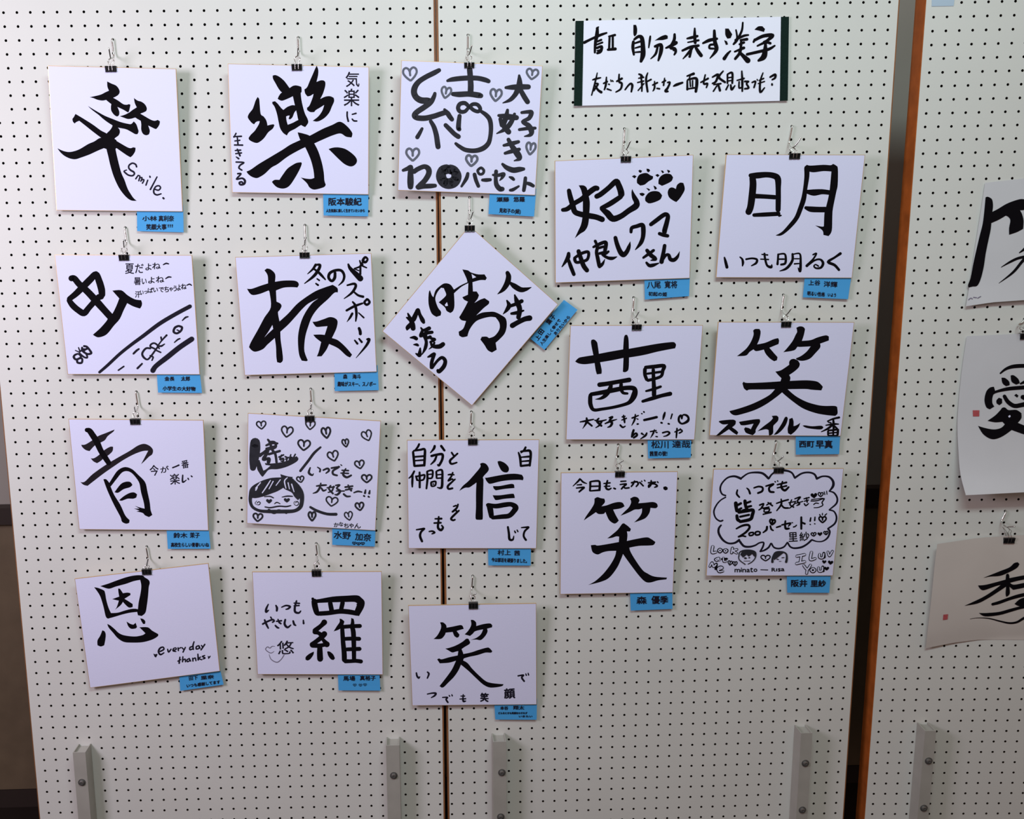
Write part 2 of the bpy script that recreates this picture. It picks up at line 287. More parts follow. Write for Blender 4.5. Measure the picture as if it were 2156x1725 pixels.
# traced writing: @ origin and scale, # part and ink, S stroke x,y,width, P filled outline, G glyph, H heart outline, D solid heart
DATA = '''
%%c01
@ 95,135,5.989
# large_character ink
P 782,218 835,245 890,268 925,305 940,350 925,385 890,410 858,424 920,460 985,505 1030,512 1055,505 1075,512 1070,545 1055,600 1040,608 985,575 912,540 935,600 930,645 905,662 870,640 835,590 830,540 835,505 790,470 770,452 720,460 660,450 610,430 560,418 620,405 700,385 760,355 805,335 785,285
P 1120,428 1165,460 1215,475 1260,510 1282,555 1275,590 1240,610 1200,625 1260,660 1330,700 1380,715 1420,703 1448,722 1440,765 1410,810 1390,818 1350,800 1300,775 1320,840 1310,885 1275,898 1235,880 1212,830 1212,760 1205,715 1160,690 1135,675 1090,688 1040,692 990,675 940,658 1000,640 1060,610 1100,580 1155,545 1130,490
P 540,528 600,565 680,612 760,655 860,695 950,730 1040,752 1085,755 1118,722 1150,760 1168,810 1178,850 1165,883 1135,883 1085,855 1020,822 925,803 880,790 845,770 790,735 730,690 680,645 620,600 570,560
P 850,760 900,790 935,820 942,860 925,900 885,930 860,960 800,960 760,900 780,870 820,830 845,790
P 382,628 470,680 600,762 700,835 780,878 880,955 960,1005 1040,1050 1080,1060 1110,1050 1140,1055 1135,1100 1105,1150 1075,1175 1030,1150 950,1095 880,1045 800,990 700,925 600,850 500,770 430,715 395,730 372,750 350,725 345,690 360,670
P 700,930 800,960 770,1050 680,1085 560,1140 450,1180 380,1200 310,1190 240,1155 190,1110 155,1062 220,1092 290,1108 360,1100 440,1070 540,1010 620,975
P 700,920 800,900 900,960 900,1060 840,1090 740,1060
P 760,1000 880,1020 895,1110 925,1240 960,1370 1000,1460 1040,1570 1080,1640 1115,1690 1155,1725 1085,1720 1020,1675 950,1590 900,1500 855,1390 820,1270 795,1160 775,1080
# small_writing pen
S 1155,1300,18 1140,1265,18 1100,1250,18 1060,1275,18 1055,1310,18 1080,1340,20 1115,1360,20 1125,1385,18 1100,1408,18 1050,1400,18 1010,1370,18 995,1350,14 1030,1335,12
S 1140,1450,16 1175,1400,14
S 1175,1405,14 1195,1415,14 1180,1475,16
S 1190,1440,14 1215,1430,14 1222,1440,14 1205,1480,16
S 1215,1465,12 1240,1455,14 1245,1470,14 1225,1505,16
S 1295,1460,14 1270,1530,16
S 1318,1410,14 1325,1430,18
S 1412,1420,14 1370,1500,16 1325,1585,18
S 1385,1580,16 1430,1590,16 1455,1560,16 1435,1535,16 1395,1545,16 1370,1590,18 1375,1630,18 1410,1650,18 1465,1635,14
S 1488,1688,20 1496,1696,20
%%c02
@ 478,130,5.989
# large_character ink
P 385,445 405,470 412,540 425,660 460,690 495,740 510,805 545,795 585,788 598,800 575,845 520,890 470,960 420,1005 375,1025 320,1010 280,985 272,960 300,920 350,870 400,790 412,750 385,752 360,765 342,790 310,770 270,720 262,690 280,650 320,600 340,550 360,490
P 575,175 610,168 660,190 715,235 755,285 790,335 740,395 690,385 650,340 610,270 580,215
P 690,388 790,330 830,305 870,298 920,310 938,325 940,380 930,400 940,490 960,580 985,660 1015,720 1023,770 985,825 935,798 900,740 880,650 858,560 840,480 830,435 780,460 720,485 690,492 665,485 638,468 655,430
P 605,498 640,530 680,580 710,608 760,570 820,548 860,552 885,600 850,640 825,700 795,728 775,720 790,680 770,680 745,690 750,740 765,795 830,770 900,735 960,740 985,790 935,798 860,845 785,885 755,930 710,900 670,840 650,760 630,660 600,570 572,530 572,505
P 1130,50 1150,100 1148,170 1128,255 1180,235 1220,238 1240,265 1235,320 1210,400 1175,470 1240,440 1300,435 1345,455 1350,500 1320,570 1290,640 1240,700 1180,740 1130,755 1080,745 1150,690 1200,620 1225,545 1170,580 1120,610 1100,635 1050,635 1010,610 1008,580 1040,550 1080,450 1090,405 1050,430 1015,438 985,400 975,350 1010,320 1040,250 1080,160 1110,90
P 245,1385 300,1360 400,1290 550,1200 700,1110 800,1045 930,985 1050,930 1200,850 1330,795 1405,758 1460,770 1530,830 1575,890 1580,920 1570,955 1500,945 1430,905 1330,930 1200,985 1100,1030 980,1080 880,1130 760,1200 640,1290 560,1335 480,1410 420,1450 370,1468 310,1450 265,1415
P 890,890 960,905 1050,940 1100,1030 1150,1130 1195,1270 1220,1400 1228,1500 1245,1550 1225,1580 1150,1605 1090,1612 1040,1585 1005,1530 930,1460 1000,1475 1060,1478 1100,1465 1090,1370 1060,1250 1020,1150 980,1070 930,1000 905,940
P 935,1268 942,1290 915,1360 860,1460 800,1550 750,1590 690,1600 625,1580 575,1530 568,1512 600,1490 660,1490 700,1430 760,1350 830,1300 880,1275
P 1280,1102 1330,1085 1400,1080 1490,1100 1580,1160 1632,1220 1635,1270 1600,1310 1550,1320 1480,1290 1400,1220 1330,1150
# small_writing pen
G 気 1495,128,1668,318
G 楽 1472,340,1668,560
S 1515,630,18 1515,690,18 1530,755,20
S 1575,665,14 1630,650,18
S 1575,720,14 1600,745,18 1640,748,16
S 115,900,16 85,955,14
S 80,945,14 185,940,18
S 128,940,14 138,1045,18
S 95,1000,14 165,990,16
S 90,1050,16 200,1052,18
S 100,1120,14 175,1115,18
S 105,1160,14 185,1150,18
S 128,1100,16 165,1190,20
S 115,1200,10 150,1225,20
S 110,1265,16 210,1272,18 165,1305,18 150,1340,18 190,1370,16
S 130,1412,18 175,1415,18 120,1480,18 190,1470,20 225,1500,24 215,1540,24 170,1550,22 155,1525,20 185,1515,18 205,1540,18
%%c03
@ 820,122,5.989
# large_character grey
S 635,150,50 560,190,60 460,240,60 370,300,62 320,370,70 310,440,72 340,500,72 400,535,75 480,540,75 530,545,60
S 575,440,40 560,490,50 520,560,60 440,620,65 350,680,65 315,725,65 350,755,65 450,760,65 560,735,62 650,705,60 720,690,60 760,740,58 795,785,52
S 690,645,30 715,680,55
S 515,790,45 560,870,55 590,970,60 605,1070,62 615,1135,60
S 415,885,35 380,950,45 345,1010,50
S 700,840,50 760,900,55 820,960,55 880,1000,58
S 1010,130,65 1020,250,65 1025,350,68 1022,440,68
S 725,290,30 800,270,55 950,255,60 1100,255,58 1200,275,58 1260,298,50
S 790,455,50 880,460,65 1000,455,65 1120,470,68 1165,480,58
S 1000,610,45 950,570,50 890,580,50 865,630,50 890,675,50 950,675,45 1000,625,40 1050,585,45 1110,590,45 1145,640,45 1120,675,45 1065,660,45 1010,615,45
S 1150,670,40 1220,720,52 1265,780,55 1280,880,52 1270,1000,50 1245,1080,55 1180,1140,60 1080,1170,55 960,1160,52 880,1115,45 830,1075,35
S 885,720,48 875,800,55 870,880,58 880,900,50
# small_writing grey
S 1635,215,25 1640,280,55 1640,360,75
S 1460,375,35 1550,370,60 1650,365,65 1765,365,60
S 1620,400,65 1580,470,55 1520,530,45 1430,568,10
S 1650,400,55 1700,490,60 1748,565,58
S 1490,650,35 1470,750,60 1440,850,60 1510,945,65
S 1580,700,35 1540,800,55 1470,890,55 1350,955,12
S 1370,725,35 1480,740,70 1615,755,60
S 1395,760,45 1420,860,50
S 1660,690,35 1750,680,45 1790,690,55 1760,760,50 1680,805,40 1750,850,60 1790,920,65 1775,970,45 1700,990,12
S 1630,905,35 1740,890,40 1845,885,36
S 1435,1105,30 1540,1080,50 1635,1055,40
S 1450,1205,35 1550,1175,50 1645,1150,40
S 1495,1020,45 1550,1120,60 1620,1220,75 1640,1270,50 1570,1298,12
S 1420,1335,30 1480,1385,55 1560,1415,65 1640,1405,60 1700,1400,40
S 990,1450,38 970,1520,45 905,1625,25
S 1070,1460,45 1090,1540,45 1125,1625,42
S 1130,1395,30 1160,1387,30 1190,1420,30 1175,1460,30 1135,1465,30 1112,1425,30 1130,1395,30
S 1165,1540,35 1220,1540,45 1280,1535,38
S 1300,1475,25 1370,1480,40 1440,1465,45 1420,1510,35 1390,1545,10
S 1345,1420,45 1340,1520,45 1350,1600,55 1390,1650,60 1435,1655,55
S 1510,1500,20 1545,1515,40 1572,1538,35
S 1515,1670,30 1560,1660,40 1635,1615,22
S 1715,1505,40 1705,1600,45 1692,1680,42
S 1715,1575,35 1770,1590,45 1820,1618,40
S 165,1420,35 230,1395,50 270,1375,50 265,1450,65 265,1560,75 265,1640,65
S 300,1440,55 360,1400,55 440,1370,55 490,1400,65 495,1460,65 450,1540,62 390,1600,60 345,1635,50
S 350,1635,55 430,1620,55 520,1615,55 585,1610,45
S 745,1395,115 815,1425,110 845,1490,118 815,1560,125 745,1585,125 680,1560,120 650,1490,118 670,1420,110 745,1395,115
# drawing palegrey
H 260,205,170,165,-5,22
H 1800,205,145,130,8,22
H 712,438,120,140,12,22
H 1342,470,140,150,5,24
H 1780,1145,115,150,8,24
H 293,1220,160,155,0,24
H 1035,1297,140,135,5,26
%%c04
@ 1165,322,5.989
# large_character ink
S 195,465,50 215,560,60 245,660,62 270,740,65 330,770,65 430,790,68 540,810,65 630,845,65
P 320,410 380,410 420,440 440,520 460,620 455,750 440,900 400,980 340,1020 270,1078 310,990 350,900 370,780 372,680 370,560 350,470
S 110,722,45 180,705,55 260,640,55 360,580,58 450,500,65 520,450,65 565,445,60
S 535,555,58 600,520,60 700,440,60 790,360,65 820,400,70 850,480,75 860,540,75
S 860,545,55 780,600,60 700,650,60 600,700,50
S 600,700,45 680,760,75 750,830,75 850,800,65 950,730,65 1040,670,75 1050,620,65 1020,560,55 1000,500,25 995,460,5
# solid_heart ink
P 1545,455 1560,405 1600,375 1640,380 1655,430 1655,470 1630,520 1590,580 1550,620 1510,600 1460,560 1442,500 1460,450 1500,435
# paw_print ink
P 1080,280 1130,258 1180,255 1220,280 1258,295 1250,330 1200,360 1150,400 1095,412 1055,380 1055,330
P 990,295 1020,280 1050,295 1025,322
P 1072,225 1090,212 1120,225 1105,252 1085,245
P 1175,198 1205,203 1222,225 1200,245 1180,230
# paw_print ink
P 1330,330 1365,285 1420,262 1480,270 1510,310 1490,355 1430,390 1370,415 1325,390
P 1285,280 1315,265 1340,285 1315,305
P 1355,222 1380,222 1397,245 1378,258
P 1432,213 1462,220 1475,235 1450,255
# paw_print ink
P 1160,560 1200,505 1260,482 1330,490 1372,535 1350,585 1280,620 1205,636 1160,605
P 1085,510 1125,503 1155,520 1130,545 1100,535
P 1170,442 1200,450 1222,465 1205,480
P 1262,412 1290,425 1308,450 1280,465
# small_writing ink
S 978,1005,36 990,945,42 1050,925,45 1120,908,50 1135,960,55 1130,1060,50 1100,1140,45 1035,1220,8
S 1222,908,45 1300,850,50 1380,790,50 1420,775,50 1445,800,50 1430,880,55 1405,970,58 1400,1010,55
S 1330,1015,40 1390,1035,45 1450,1048,40
S 780,1060,45 800,1140,50 830,1220,55 860,1270,60 890,1285,55 930,1240,50 955,1180,40 970,1120,5
S 525,1105,35 550,1160,30
S 560,1180,40 545,1250,40 560,1330,45 580,1430,45
S 575,1440,40 620,1400,35 650,1340,6
S 500,1190,25 580,1150,40 650,1125,40 665,1150,45 650,1240,45
S 570,1200,30 640,1180,28
S 575,1270,30 650,1250,30
S 700,1240,25 660,1270,30 620,1280,30 680,1320,35 740,1330,40 800,1310,8
S 195,1260,40 180,1330,50 110,1435,10
S 185,1330,30 215,1420,45 262,1540,42
S 265,1335,40 290,1380,35 360,1370,35 430,1340,35 440,1250,36 350,1270,35 260,1330,30
S 315,1230,50 340,1310,50 380,1420,55 430,1490,52
S 1130,1325,25 1200,1275,35 1270,1225,32
S 1175,1222,42 1230,1290,50 1288,1338,42 1230,1355,10
S 1170,1380,25 1210,1420,40 1260,1415,40 1330,1390,10
S 1405,1160,42 1390,1250,45 1362,1385,52
S 1370,1360,30 1420,1290,30 1455,1290,40 1475,1340,45 1520,1350,45 1565,1310,35 1592,1245,5
%%c05
@ 1500,322,5.989
# large_character ink
S 505,300,75 512,400,80 500,540,82 480,680,78 450,760,75
S 470,285,50 560,285,72 680,275,65 780,290,70 825,330,75 830,450,62 830,600,62 828,730,60
S 535,545,55 650,550,52 800,560,52
S 515,785,42 650,778,50 800,770,50 830,765,52
S 835,790,30 870,790,14
S 1190,180,62 1190,300,58 1170,450,50 1150,580,58 1110,700,56 1060,820,52 980,920,48 900,1000,36 850,1030,26 800,1040,4
P 1160,175 1190,150 1240,160 1400,150 1490,155 1520,138 1560,160 1582,200 1580,400 1560,500 1520,700 1512,800 1505,980 1465,1050 1400,1035 1385,975 1295,915 1380,930 1405,925 1412,760 1430,690 1460,570 1480,450 1500,235 1400,230 1280,245 1215,235 1170,220
S 1190,490,50 1280,500,75 1380,490,60 1480,500,55
S 1170,690,40 1240,710,65 1340,715,65 1440,715,65
# small_writing ink
S 150,1315,16 165,1370,30 185,1450,36
S 345,1312,14 375,1340,22 385,1385,28 378,1428,14
S 420,1342,20 500,1330,20 560,1345,24 550,1390,26 490,1425,12
S 620,1280,12 700,1288,16
S 605,1340,12 710,1345,16
S 655,1265,22 665,1340,24 690,1420,24 740,1440,32 748,1410,10
S 830,1275,22 825,1350,22 820,1410,26
S 825,1280,16 910,1275,20 925,1340,26 915,1395,26 860,1410,22
S 835,1340,16 905,1340,18
S 1010,1270,24 1010,1350,28 970,1420,30 920,1465,26 850,1490,8
S 1010,1280,12 1100,1272,18 1112,1370,26 1105,1490,30 1080,1450,8
S 1030,1335,12 1095,1335,12
S 1030,1400,16 1095,1395,14
S 1265,1285,16 1310,1270,20 1270,1340,20 1185,1430,34
S 1185,1430,24 1290,1355,20 1360,1345,22 1395,1390,30 1370,1445,26 1310,1455,20 1280,1430,16 1300,1408,14 1340,1430,16
S 1620,1265,34 1540,1320,24 1460,1375,34 1540,1415,30 1600,1480,28
%%c06
@ 110,530,5.989
# large_character ink
S 225,335,70 280,340,72 340,410,75 450,510,80 560,630,85 650,730,80 740,830,80
S 205,605,60 300,530,72 400,430,80 480,350,80 550,285,72 590,370,80 620,470,82 630,560,75
S 630,555,75 570,590,60
S 205,605,60 260,680,72 330,740,72 400,775,75 460,710,68 540,620,70 600,560,70
P 758,492 870,487 950,550 1040,600 1120,612 1132,650 1125,690 1105,718 1020,690 945,650 900,740 850,850 780,930 700,1030 640,1068 570,1080 512,1048 600,970 680,880 710,830 760,780 810,680 845,590 800,540
# small_writing pen
G 夏 920,150,1030,280
G だ 1045,155,1150,270
G よ 1175,150,1250,235
G ね 1262,140,1365,220
S 1400,165,10 1435,148,16 1470,155,12
G 暑 1030,325,1115,420
G い 1130,340,1190,410
G よ 1210,320,1290,400
G ね 1308,310,1410,390
S 1430,340,10 1465,320,16 1500,322,12
G 汗 1045,500,1110,580
G い 1110,490,1150,545
G っ 1160,495,1200,530
G ぱ 1205,455,1270,520
G い 1275,455,1330,510
G で 1345,450,1405,510
G ち 1412,440,1470,510
G ゃ 1475,450,1520,500
G う 1525,430,1570,500
G よ 1575,415,1620,490
G ね 1625,405,1690,475
S 1695,425,8 1730,410,14 1755,425,10
# drawing pen
S 590,1525,28 700,1430,32 850,1290,36 1000,1170,38 1150,1060,42 1350,910,46 1550,790,46 1745,685,46
S 1260,1510,60 1310,1440,55 1450,1330,60 1600,1210,60 1770,1095,60
S 830,1498,16 905,1445,16
S 1070,1475,22 1135,1410,18
S 1020,1290,20 1060,1250,22 1095,1225,18
S 1540,1145,10 1580,1110,16 1612,1095,14
S 1640,868,10 1680,830,18 1715,820,12
S 1590,935,22 1545,960,24 1530,1010,24 1570,1030,22 1620,1000,22 1635,955,24 1590,935,22
S 1570,985,12 1600,1000,12
S 1240,1220,20 1180,1220,20 1135,1280,22 1150,1330,22 1200,1360,18 1250,1310,18 1300,1240,18 1330,1190,18 1290,1155,18 1250,1165,18 1235,1195,18 1280,1220,18 1300,1230,16
S 1230,1310,14 1270,1330,18 1255,1375,12
S 1300,1240,16 1370,1272,16
S 1330,1190,16 1375,1190,20 1415,1165,10
S 1335,1180,14 1380,1120,14 1445,1050,20
S 1370,1075,18 1380,1120,14 1400,1095,14
S 1350,1225,14 1330,1190,14
S 395,1190,22 435,1200,22 470,1240,22 490,1280,24 440,1290,22 380,1250,22 375,1205,20
S 375,1230,20 440,1230,16
S 400,1250,18 440,1215,16
S 285,1300,22 270,1330,24 300,1360,22 360,1330,20 330,1290,18 285,1300,20
S 310,1360,22 320,1400,22 370,1400,22 375,1350,20 330,1345,18
S 340,1280,18 400,1330,18 440,1335,18 425,1290,16 370,1250,16 340,1265,16
S 330,1210,10 350,1260,14
S 290,1245,8 345,1270,12
%%c07
@ 490,530,5.989
# large_character ink
P 400,235 430,212 480,225 535,285 533,380 640,365 770,365 820,385 833,420 815,452 740,448 640,455 545,490 552,630 600,655 615,690 590,740 570,770 590,880 700,780 800,670 900,590 1040,500 1150,455 1230,428 1260,418 1320,460 1325,515 1280,520 1200,600 1080,710 1000,820 950,950 920,1050 905,1150 905,1260 945,1370 930,1382 870,1375 840,1310 825,1200 825,1050 860,890 920,760 1000,650 1080,590 960,650 880,720 800,810 700,920 600,1010 605,1120 625,1260 632,1370 600,1405 560,1395 550,1330 545,1200 530,1090 440,1170 380,1230 290,1262 240,1245 205,1205 230,1140 320,980 400,830 480,700 465,520 450,490 350,530 260,548 215,525 180,468 240,468 350,430 445,400 440,300
P 1005,885 1060,880 1150,850 1225,825 1290,840 1322,880 1310,960 1280,1030 1250,1090 1330,1120 1430,1210 1505,1300 1480,1335 1430,1310 1330,1220 1215,1165 1180,1240 1120,1320 1060,1322 1085,1260 1115,1140 1050,1090 1015,1048 1100,1045 1160,1050 1195,940 1130,945 1060,950 1030,925
# dry_streak card
P 400,1080 450,1010 500,925 510,975 450,1030
# small_writing ink
S 1050,160,30 1010,220,24 945,280,8
S 1050,165,22 1100,170,30 1080,230,36 1020,310,32 905,402,8
S 1020,215,20 1080,260,28 1120,300,28 1170,355,14
S 1060,340,14 1095,365,18
S 1045,400,16 1080,425,22
S 1290,260,30 1285,330,36 1250,370,30 1210,330,34 1225,270,32 1300,235,30 1370,240,30 1405,300,28 1390,370,24 1335,425,8
S 1455,155,20 1480,210,40 1550,280,60 1620,350,70
S 1530,215,16 1600,190,20 1640,155,24
S 1600,110,16 1625,170,20 1690,205,14
S 1610,190,22 1608,290,24
S 1660,130,28 1640,110,30 1670,70,26 1700,95,22 1680,130,26 1650,135,26
S 1640,130,20 1605,180,18
S 1530,215,12 1590,240,14
S 1440,425,18 1530,405,28 1550,440,30 1500,520,26 1405,592,8
S 1520,500,18 1580,550,24 1650,570,28
S 1430,745,24 1530,690,28 1640,650,20
S 1510,630,18 1545,680,28 1560,780,28 1550,880,14
S 1510,775,26 1480,830,24 1440,885,6
S 1585,770,12 1655,835,18
S 1690,600,24 1660,640,26 1690,670,26 1725,640,26 1705,605,24 1690,600,24
S 1590,960,30 1605,1000,36 1610,1045,36
S 1535,1115,16 1575,1165,24
S 1590,1095,18 1630,1145,24
S 1690,1105,24 1720,1110,32 1680,1190,26 1555,1340,6
%%c08
@ 800,495,5.133
# large_character ink
P 540,595 560,650 578,672 600,600 650,550 700,522 760,535 800,590 870,545 945,510 935,470 890,372 950,382 985,405 1060,425 1130,425 1155,465 1140,488 1080,488 1000,510 1005,610 1045,610 1070,650 1055,690 1020,735 1080,700 1130,682 1180,715 1175,745 1120,790 1040,870 1100,840 1180,830 1240,832 1310,865 1360,905 1370,980 1350,1060 1300,1120 1250,1165 1262,1240 1210,1270 1165,1245 1130,1190 1085,1130 1100,1100 1150,1098 1180,1115 1240,1090 1290,1020 1290,950 1250,890 1190,885 1100,905 1030,940 970,1020 945,1095 890,1105 855,1085 850,1045 900,1010 930,930 880,920 855,890 880,850 920,780 950,720 910,700 890,672 950,645 955,520 880,560 800,630 805,760 790,820 760,843 720,820 700,780 635,728 700,670 715,640 700,600 690,575 660,570 620,620 598,690 625,780 660,830 655,870 610,885 560,850 530,770 523,700 528,620
# dry_streak card
P 990,420 1040,455 1000,470
P 725,725 735,765 710,770 700,755
P 985,840 960,870 930,920 960,870
# small_writing ink
S 1375,400,40 1390,450,52 1375,520,56 1330,590,40 1272,638,6
S 1400,510,20 1450,550,52 1520,590,52 1580,585,36 1635,565,6
S 1455,645,14 1480,720,50 1510,800,50 1495,900,46
S 1370,705,14 1395,760,44 1370,810,36 1330,855,6
S 1400,770,30 1470,745,36 1540,710,40
S 1415,850,24 1480,840,36 1555,815,16
S 1420,985,52 1480,950,48 1560,910,50 1630,895,56
S 300,845,14 325,900,36 350,960,50 360,1020,50
S 285,890,14 350,920,50 390,850,44 410,810,38 430,860,34 460,920,44 475,950,30
S 345,950,40 300,1000,44 292,1025,20
S 325,1110,12 370,1108,36 400,1125,36
S 365,1185,10 395,1185,26 415,1195,22
S 435,1220,14 430,1270,36 425,1300,40 385,1280,12
S 440,1000,14 470,1030,28 540,1005,40
S 460,1030,28 440,1090,32 500,1060,36 570,1050,30
S 500,1040,24 500,1110,26 550,1100,34
S 470,1080,26 500,1150,30 490,1220,34 455,1290,8
S 530,1100,26 560,1120,26 590,1130,30 540,1160,22
S 545,1150,16 570,1200,34 640,1205,46 690,1175,44
S 590,1160,20 570,1200,20 528,1235,6
S 515,1320,14 560,1300,36 590,1280,30
S 590,1280,34 560,1370,36 555,1440,32
S 560,1440,26 620,1360,26 670,1325,32 705,1360,38 690,1420,42 640,1475,40 620,1460,30
%%c09
@ 1185,672,5.989
# large_character ink
P 155,535 200,490 260,475 385,455 365,360 355,290 362,262 395,258 430,290 440,330 455,438 600,410 760,382 770,240 785,200 810,198 828,250 833,375 1000,345 1200,310 1370,290 1410,295 1428,325 1415,370 1380,375 1200,410 1060,445 960,465 835,485 832,600 820,650 785,670 757,665 765,490 620,520 470,545 490,640 488,690 430,698 415,650 400,555 280,570 200,560
S 450,830,55 560,815,52 700,790,50 850,765,55
S 610,830,45 590,890,55 540,960,50 480,1000,30 410,1012,6
S 735,810,42 735,880,45 760,930,36 820,940,26
S 350,950,45 500,925,52 650,895,55 780,870,52 880,870,55 910,900,60 900,960,70 860,1030,55 800,1070,40 650,1110,36 500,1135,36 390,1145,40 350,1080,50 345,1000,50 350,950,45
S 1035,625,45 1035,700,42 1060,770,40
S 1035,610,40 1150,600,46 1275,590,44 1260,650,42 1240,720,36 1150,755,36 1065,775,36
S 1060,690,24 1240,665,28
S 1140,630,40 1145,780,45 1150,880,52 1150,970,52
S 1045,910,22 1140,885,34 1240,850,28
S 1000,1040,34 1130,1000,46 1250,965,44 1365,940,50
# small_writing ink
S 215,1298,12 290,1285,22 390,1265,14
S 300,1245,20 300,1300,28 250,1382,6
S 310,1300,22 370,1350,20
S 455,1250,18 430,1290,24 490,1350,24
S 400,1275,14 460,1290,20 550,1270,12
S 495,1285,20 460,1340,20 415,1370,8
S 580,1245,14 625,1235,22 590,1280,24 620,1310,28 600,1350,24 565,1365,10
S 530,1320,14 600,1290,22 680,1265,8
S 745,1235,16 790,1225,12
S 740,1275,12 805,1250,16
S 765,1210,14 775,1270,24 780,1310,16
S 720,1335,20 755,1365,20 790,1350,12
S 870,1250,18 955,1215,14
S 915,1200,14 905,1270,22 870,1340,8
S 930,1255,8 950,1265,14
S 935,1325,20 955,1322,16
S 990,1190,12 1000,1195,12
S 1018,1165,16 1025,1175,16
S 1020,1275,26 1110,1255,28 1190,1235,28
S 1288,1175,18 1275,1220,28 1262,1270,12
S 1235,1305,20 1250,1310,20
S 1380,1195,16 1360,1260,14
S 1325,1318,18 1345,1325,18
S 1500,1260,16 1490,1215,22 1465,1240,24 1465,1290,24 1505,1320,20 1570,1290,30 1585,1250,24 1560,1215,24 1515,1210,16 1500,1260,16
S 895,1395,24 880,1440,26 870,1490,22
S 870,1480,24 920,1440,20 935,1465,24 890,1500,20
S 990,1440,22 1020,1460,14
S 1060,1435,18 1040,1470,24 980,1512,8
S 1100,1420,14 1180,1405,14
S 1155,1395,10 1140,1440,20 1105,1500,6
S 1170,1425,10 1190,1432,16
S 1170,1480,12 1195,1485,14
S 1255,1435,18 1320,1420,18 1345,1440,22 1310,1470,16 1270,1480,8
S 1410,1425,14 1480,1395,16 1505,1415,16 1465,1440,16
S 1440,1375,16 1435,1440,20 1430,1500,14
S 1480,1380,8 1490,1395,8
%%c10
@ 1488,672,5.989
# large_character ink
P 585,145 610,125 665,125 680,165 665,250 635,320 740,298 840,255 900,240 912,270 905,315 790,362 840,420 893,480 885,520 850,532 800,500 745,440 720,385 625,405 590,382 540,415 495,460 380,468 430,430 500,370 555,290 590,200
P 1130,110 1170,92 1215,98 1240,125 1225,200 1200,275 1310,265 1400,230 1500,205 1540,220 1540,270 1430,310 1430,360 1370,430 1300,500 1210,527 1140,515 1125,495 1190,465 1260,410 1310,345 1170,352 1145,350 1100,395 965,418 1010,370 1080,280 1120,200 1140,160
P 1040,540 1060,512 1100,502 1150,525 1175,565 1160,610 1100,665 1040,705 1055,740 1048,780 1250,772 1380,785 1430,815 1465,855 1445,900 1330,892 1240,882 1020,885 1120,970 1250,1040 1380,1080 1480,1095 1610,1095 1645,1110 1650,1190 1620,1222 1500,1210 1370,1185 1220,1130 1100,1050 1000,970 950,925 870,990 740,1080 600,1150 440,1200 360,1215 310,1195 285,1160 400,1130 560,1075 700,1010 800,950 860,885 700,888 540,890 510,905 470,875 450,810 465,790 510,805 700,800 860,790 930,785 942,745 900,705 865,662 930,648 1000,605 1040,575
# small_writing ink
P 150,1295 180,1280 330,1268 368,1290 360,1330 320,1365 370,1400 398,1430 380,1462 330,1430 280,1390 220,1430 165,1465 115,1472 170,1420 270,1325 200,1328
P 405,1298 440,1290 600,1265 665,1262 672,1300 620,1390 615,1430 580,1465 530,1450 490,1430 470,1385 485,1365 530,1375 555,1390 590,1320 480,1340 430,1338
P 820,1222 880,1218 905,1240 900,1280 865,1320 840,1350 838,1430 820,1460 785,1470 780,1400 740,1390 640,1415 720,1350 800,1290 835,1250
P 985,1240 1010,1232 1022,1260 1000,1330 950,1400 890,1450 845,1460 900,1390 950,1310
P 1040,1260 1080,1245 1095,1290 1095,1350 1130,1340 1180,1308 1160,1360 1110,1420 1060,1460 1025,1440 1020,1380 1035,1320
P 1208,1345 1240,1340 1330,1352 1440,1345 1472,1365 1440,1392 1330,1385 1250,1370
S 1520,1290,14 1590,1260,20 1675,1240,24
S 1500,1340,12 1600,1325,22 1665,1325,12
S 1595,1260,20 1600,1330,28 1600,1390,24
S 1590,1330,24 1530,1380,24 1445,1422,8
S 1610,1350,22 1665,1400,14
S 1530,1300,12 1570,1310,16
S 1530,1410,22 1530,1465,20
S 1530,1405,20 1600,1400,22 1650,1395,26 1650,1465,26
S 1540,1440,16 1640,1430,16
S 1595,1400,20 1595,1465,20
S 1530,1468,14 1650,1468,14
%%c11
@ 140,870,5.989
# large_character softgrey
P 185,400 240,395 330,340 400,290 500,250 605,208 590,235 520,290 480,345 400,385 350,415 290,480 240,465 200,430
P 305,570 350,568 420,520 480,465 550,425 587,425 580,480 530,530 470,570 430,605 385,632 340,610
P 175,870 230,865 330,770 500,650 650,560 800,475 900,410 980,388 1050,415 1090,465 1080,520 1040,550 990,600 940,645 975,580 1030,475 960,480 850,520 720,590 600,670 470,760 340,860 265,918 215,905
# bold_strokes ink
S 245,210,50 290,225,65 330,280,70 380,360,72 430,470,65 480,550,65 540,640,60
P 465,835 500,835 540,880 590,800 640,730 700,690 760,682 830,710 900,775 990,870 1020,990 1050,1130 1060,1220 1082,1285 1040,1312 990,1290 960,1260 880,1240 920,1230 850,1205 920,1205 860,1170 940,1195 985,1205 975,1130 940,1000 920,890 880,820 820,755 760,732 700,750 640,820 570,910 555,925 600,1030 680,1160 740,1290 795,1350 790,1385 750,1395 700,1370 680,1310 600,1160 530,1010 490,910
P 605,998 680,900 740,868 800,868 832,905 800,935 720,960 650,1005
P 662,1100 720,1050 790,1010 850,1000 890,1025 880,1065 840,1080 770,1080 700,1105
# small_writing pen
G 今 1050,655,1160,790 -5
G が 1185,670,1290,750 -8
S 1335,690,14 1375,675,14 1420,655,16
G 番 1450,595,1540,695 -8
G 楽 1305,765,1425,900 -5
S 1465,780,14 1465,870,18 1510,845,8
S 1530,820,14 1540,840,14
S 1570,790,12 1585,805,14
%%c12
@ 510,865,6.7375
# large_character grey
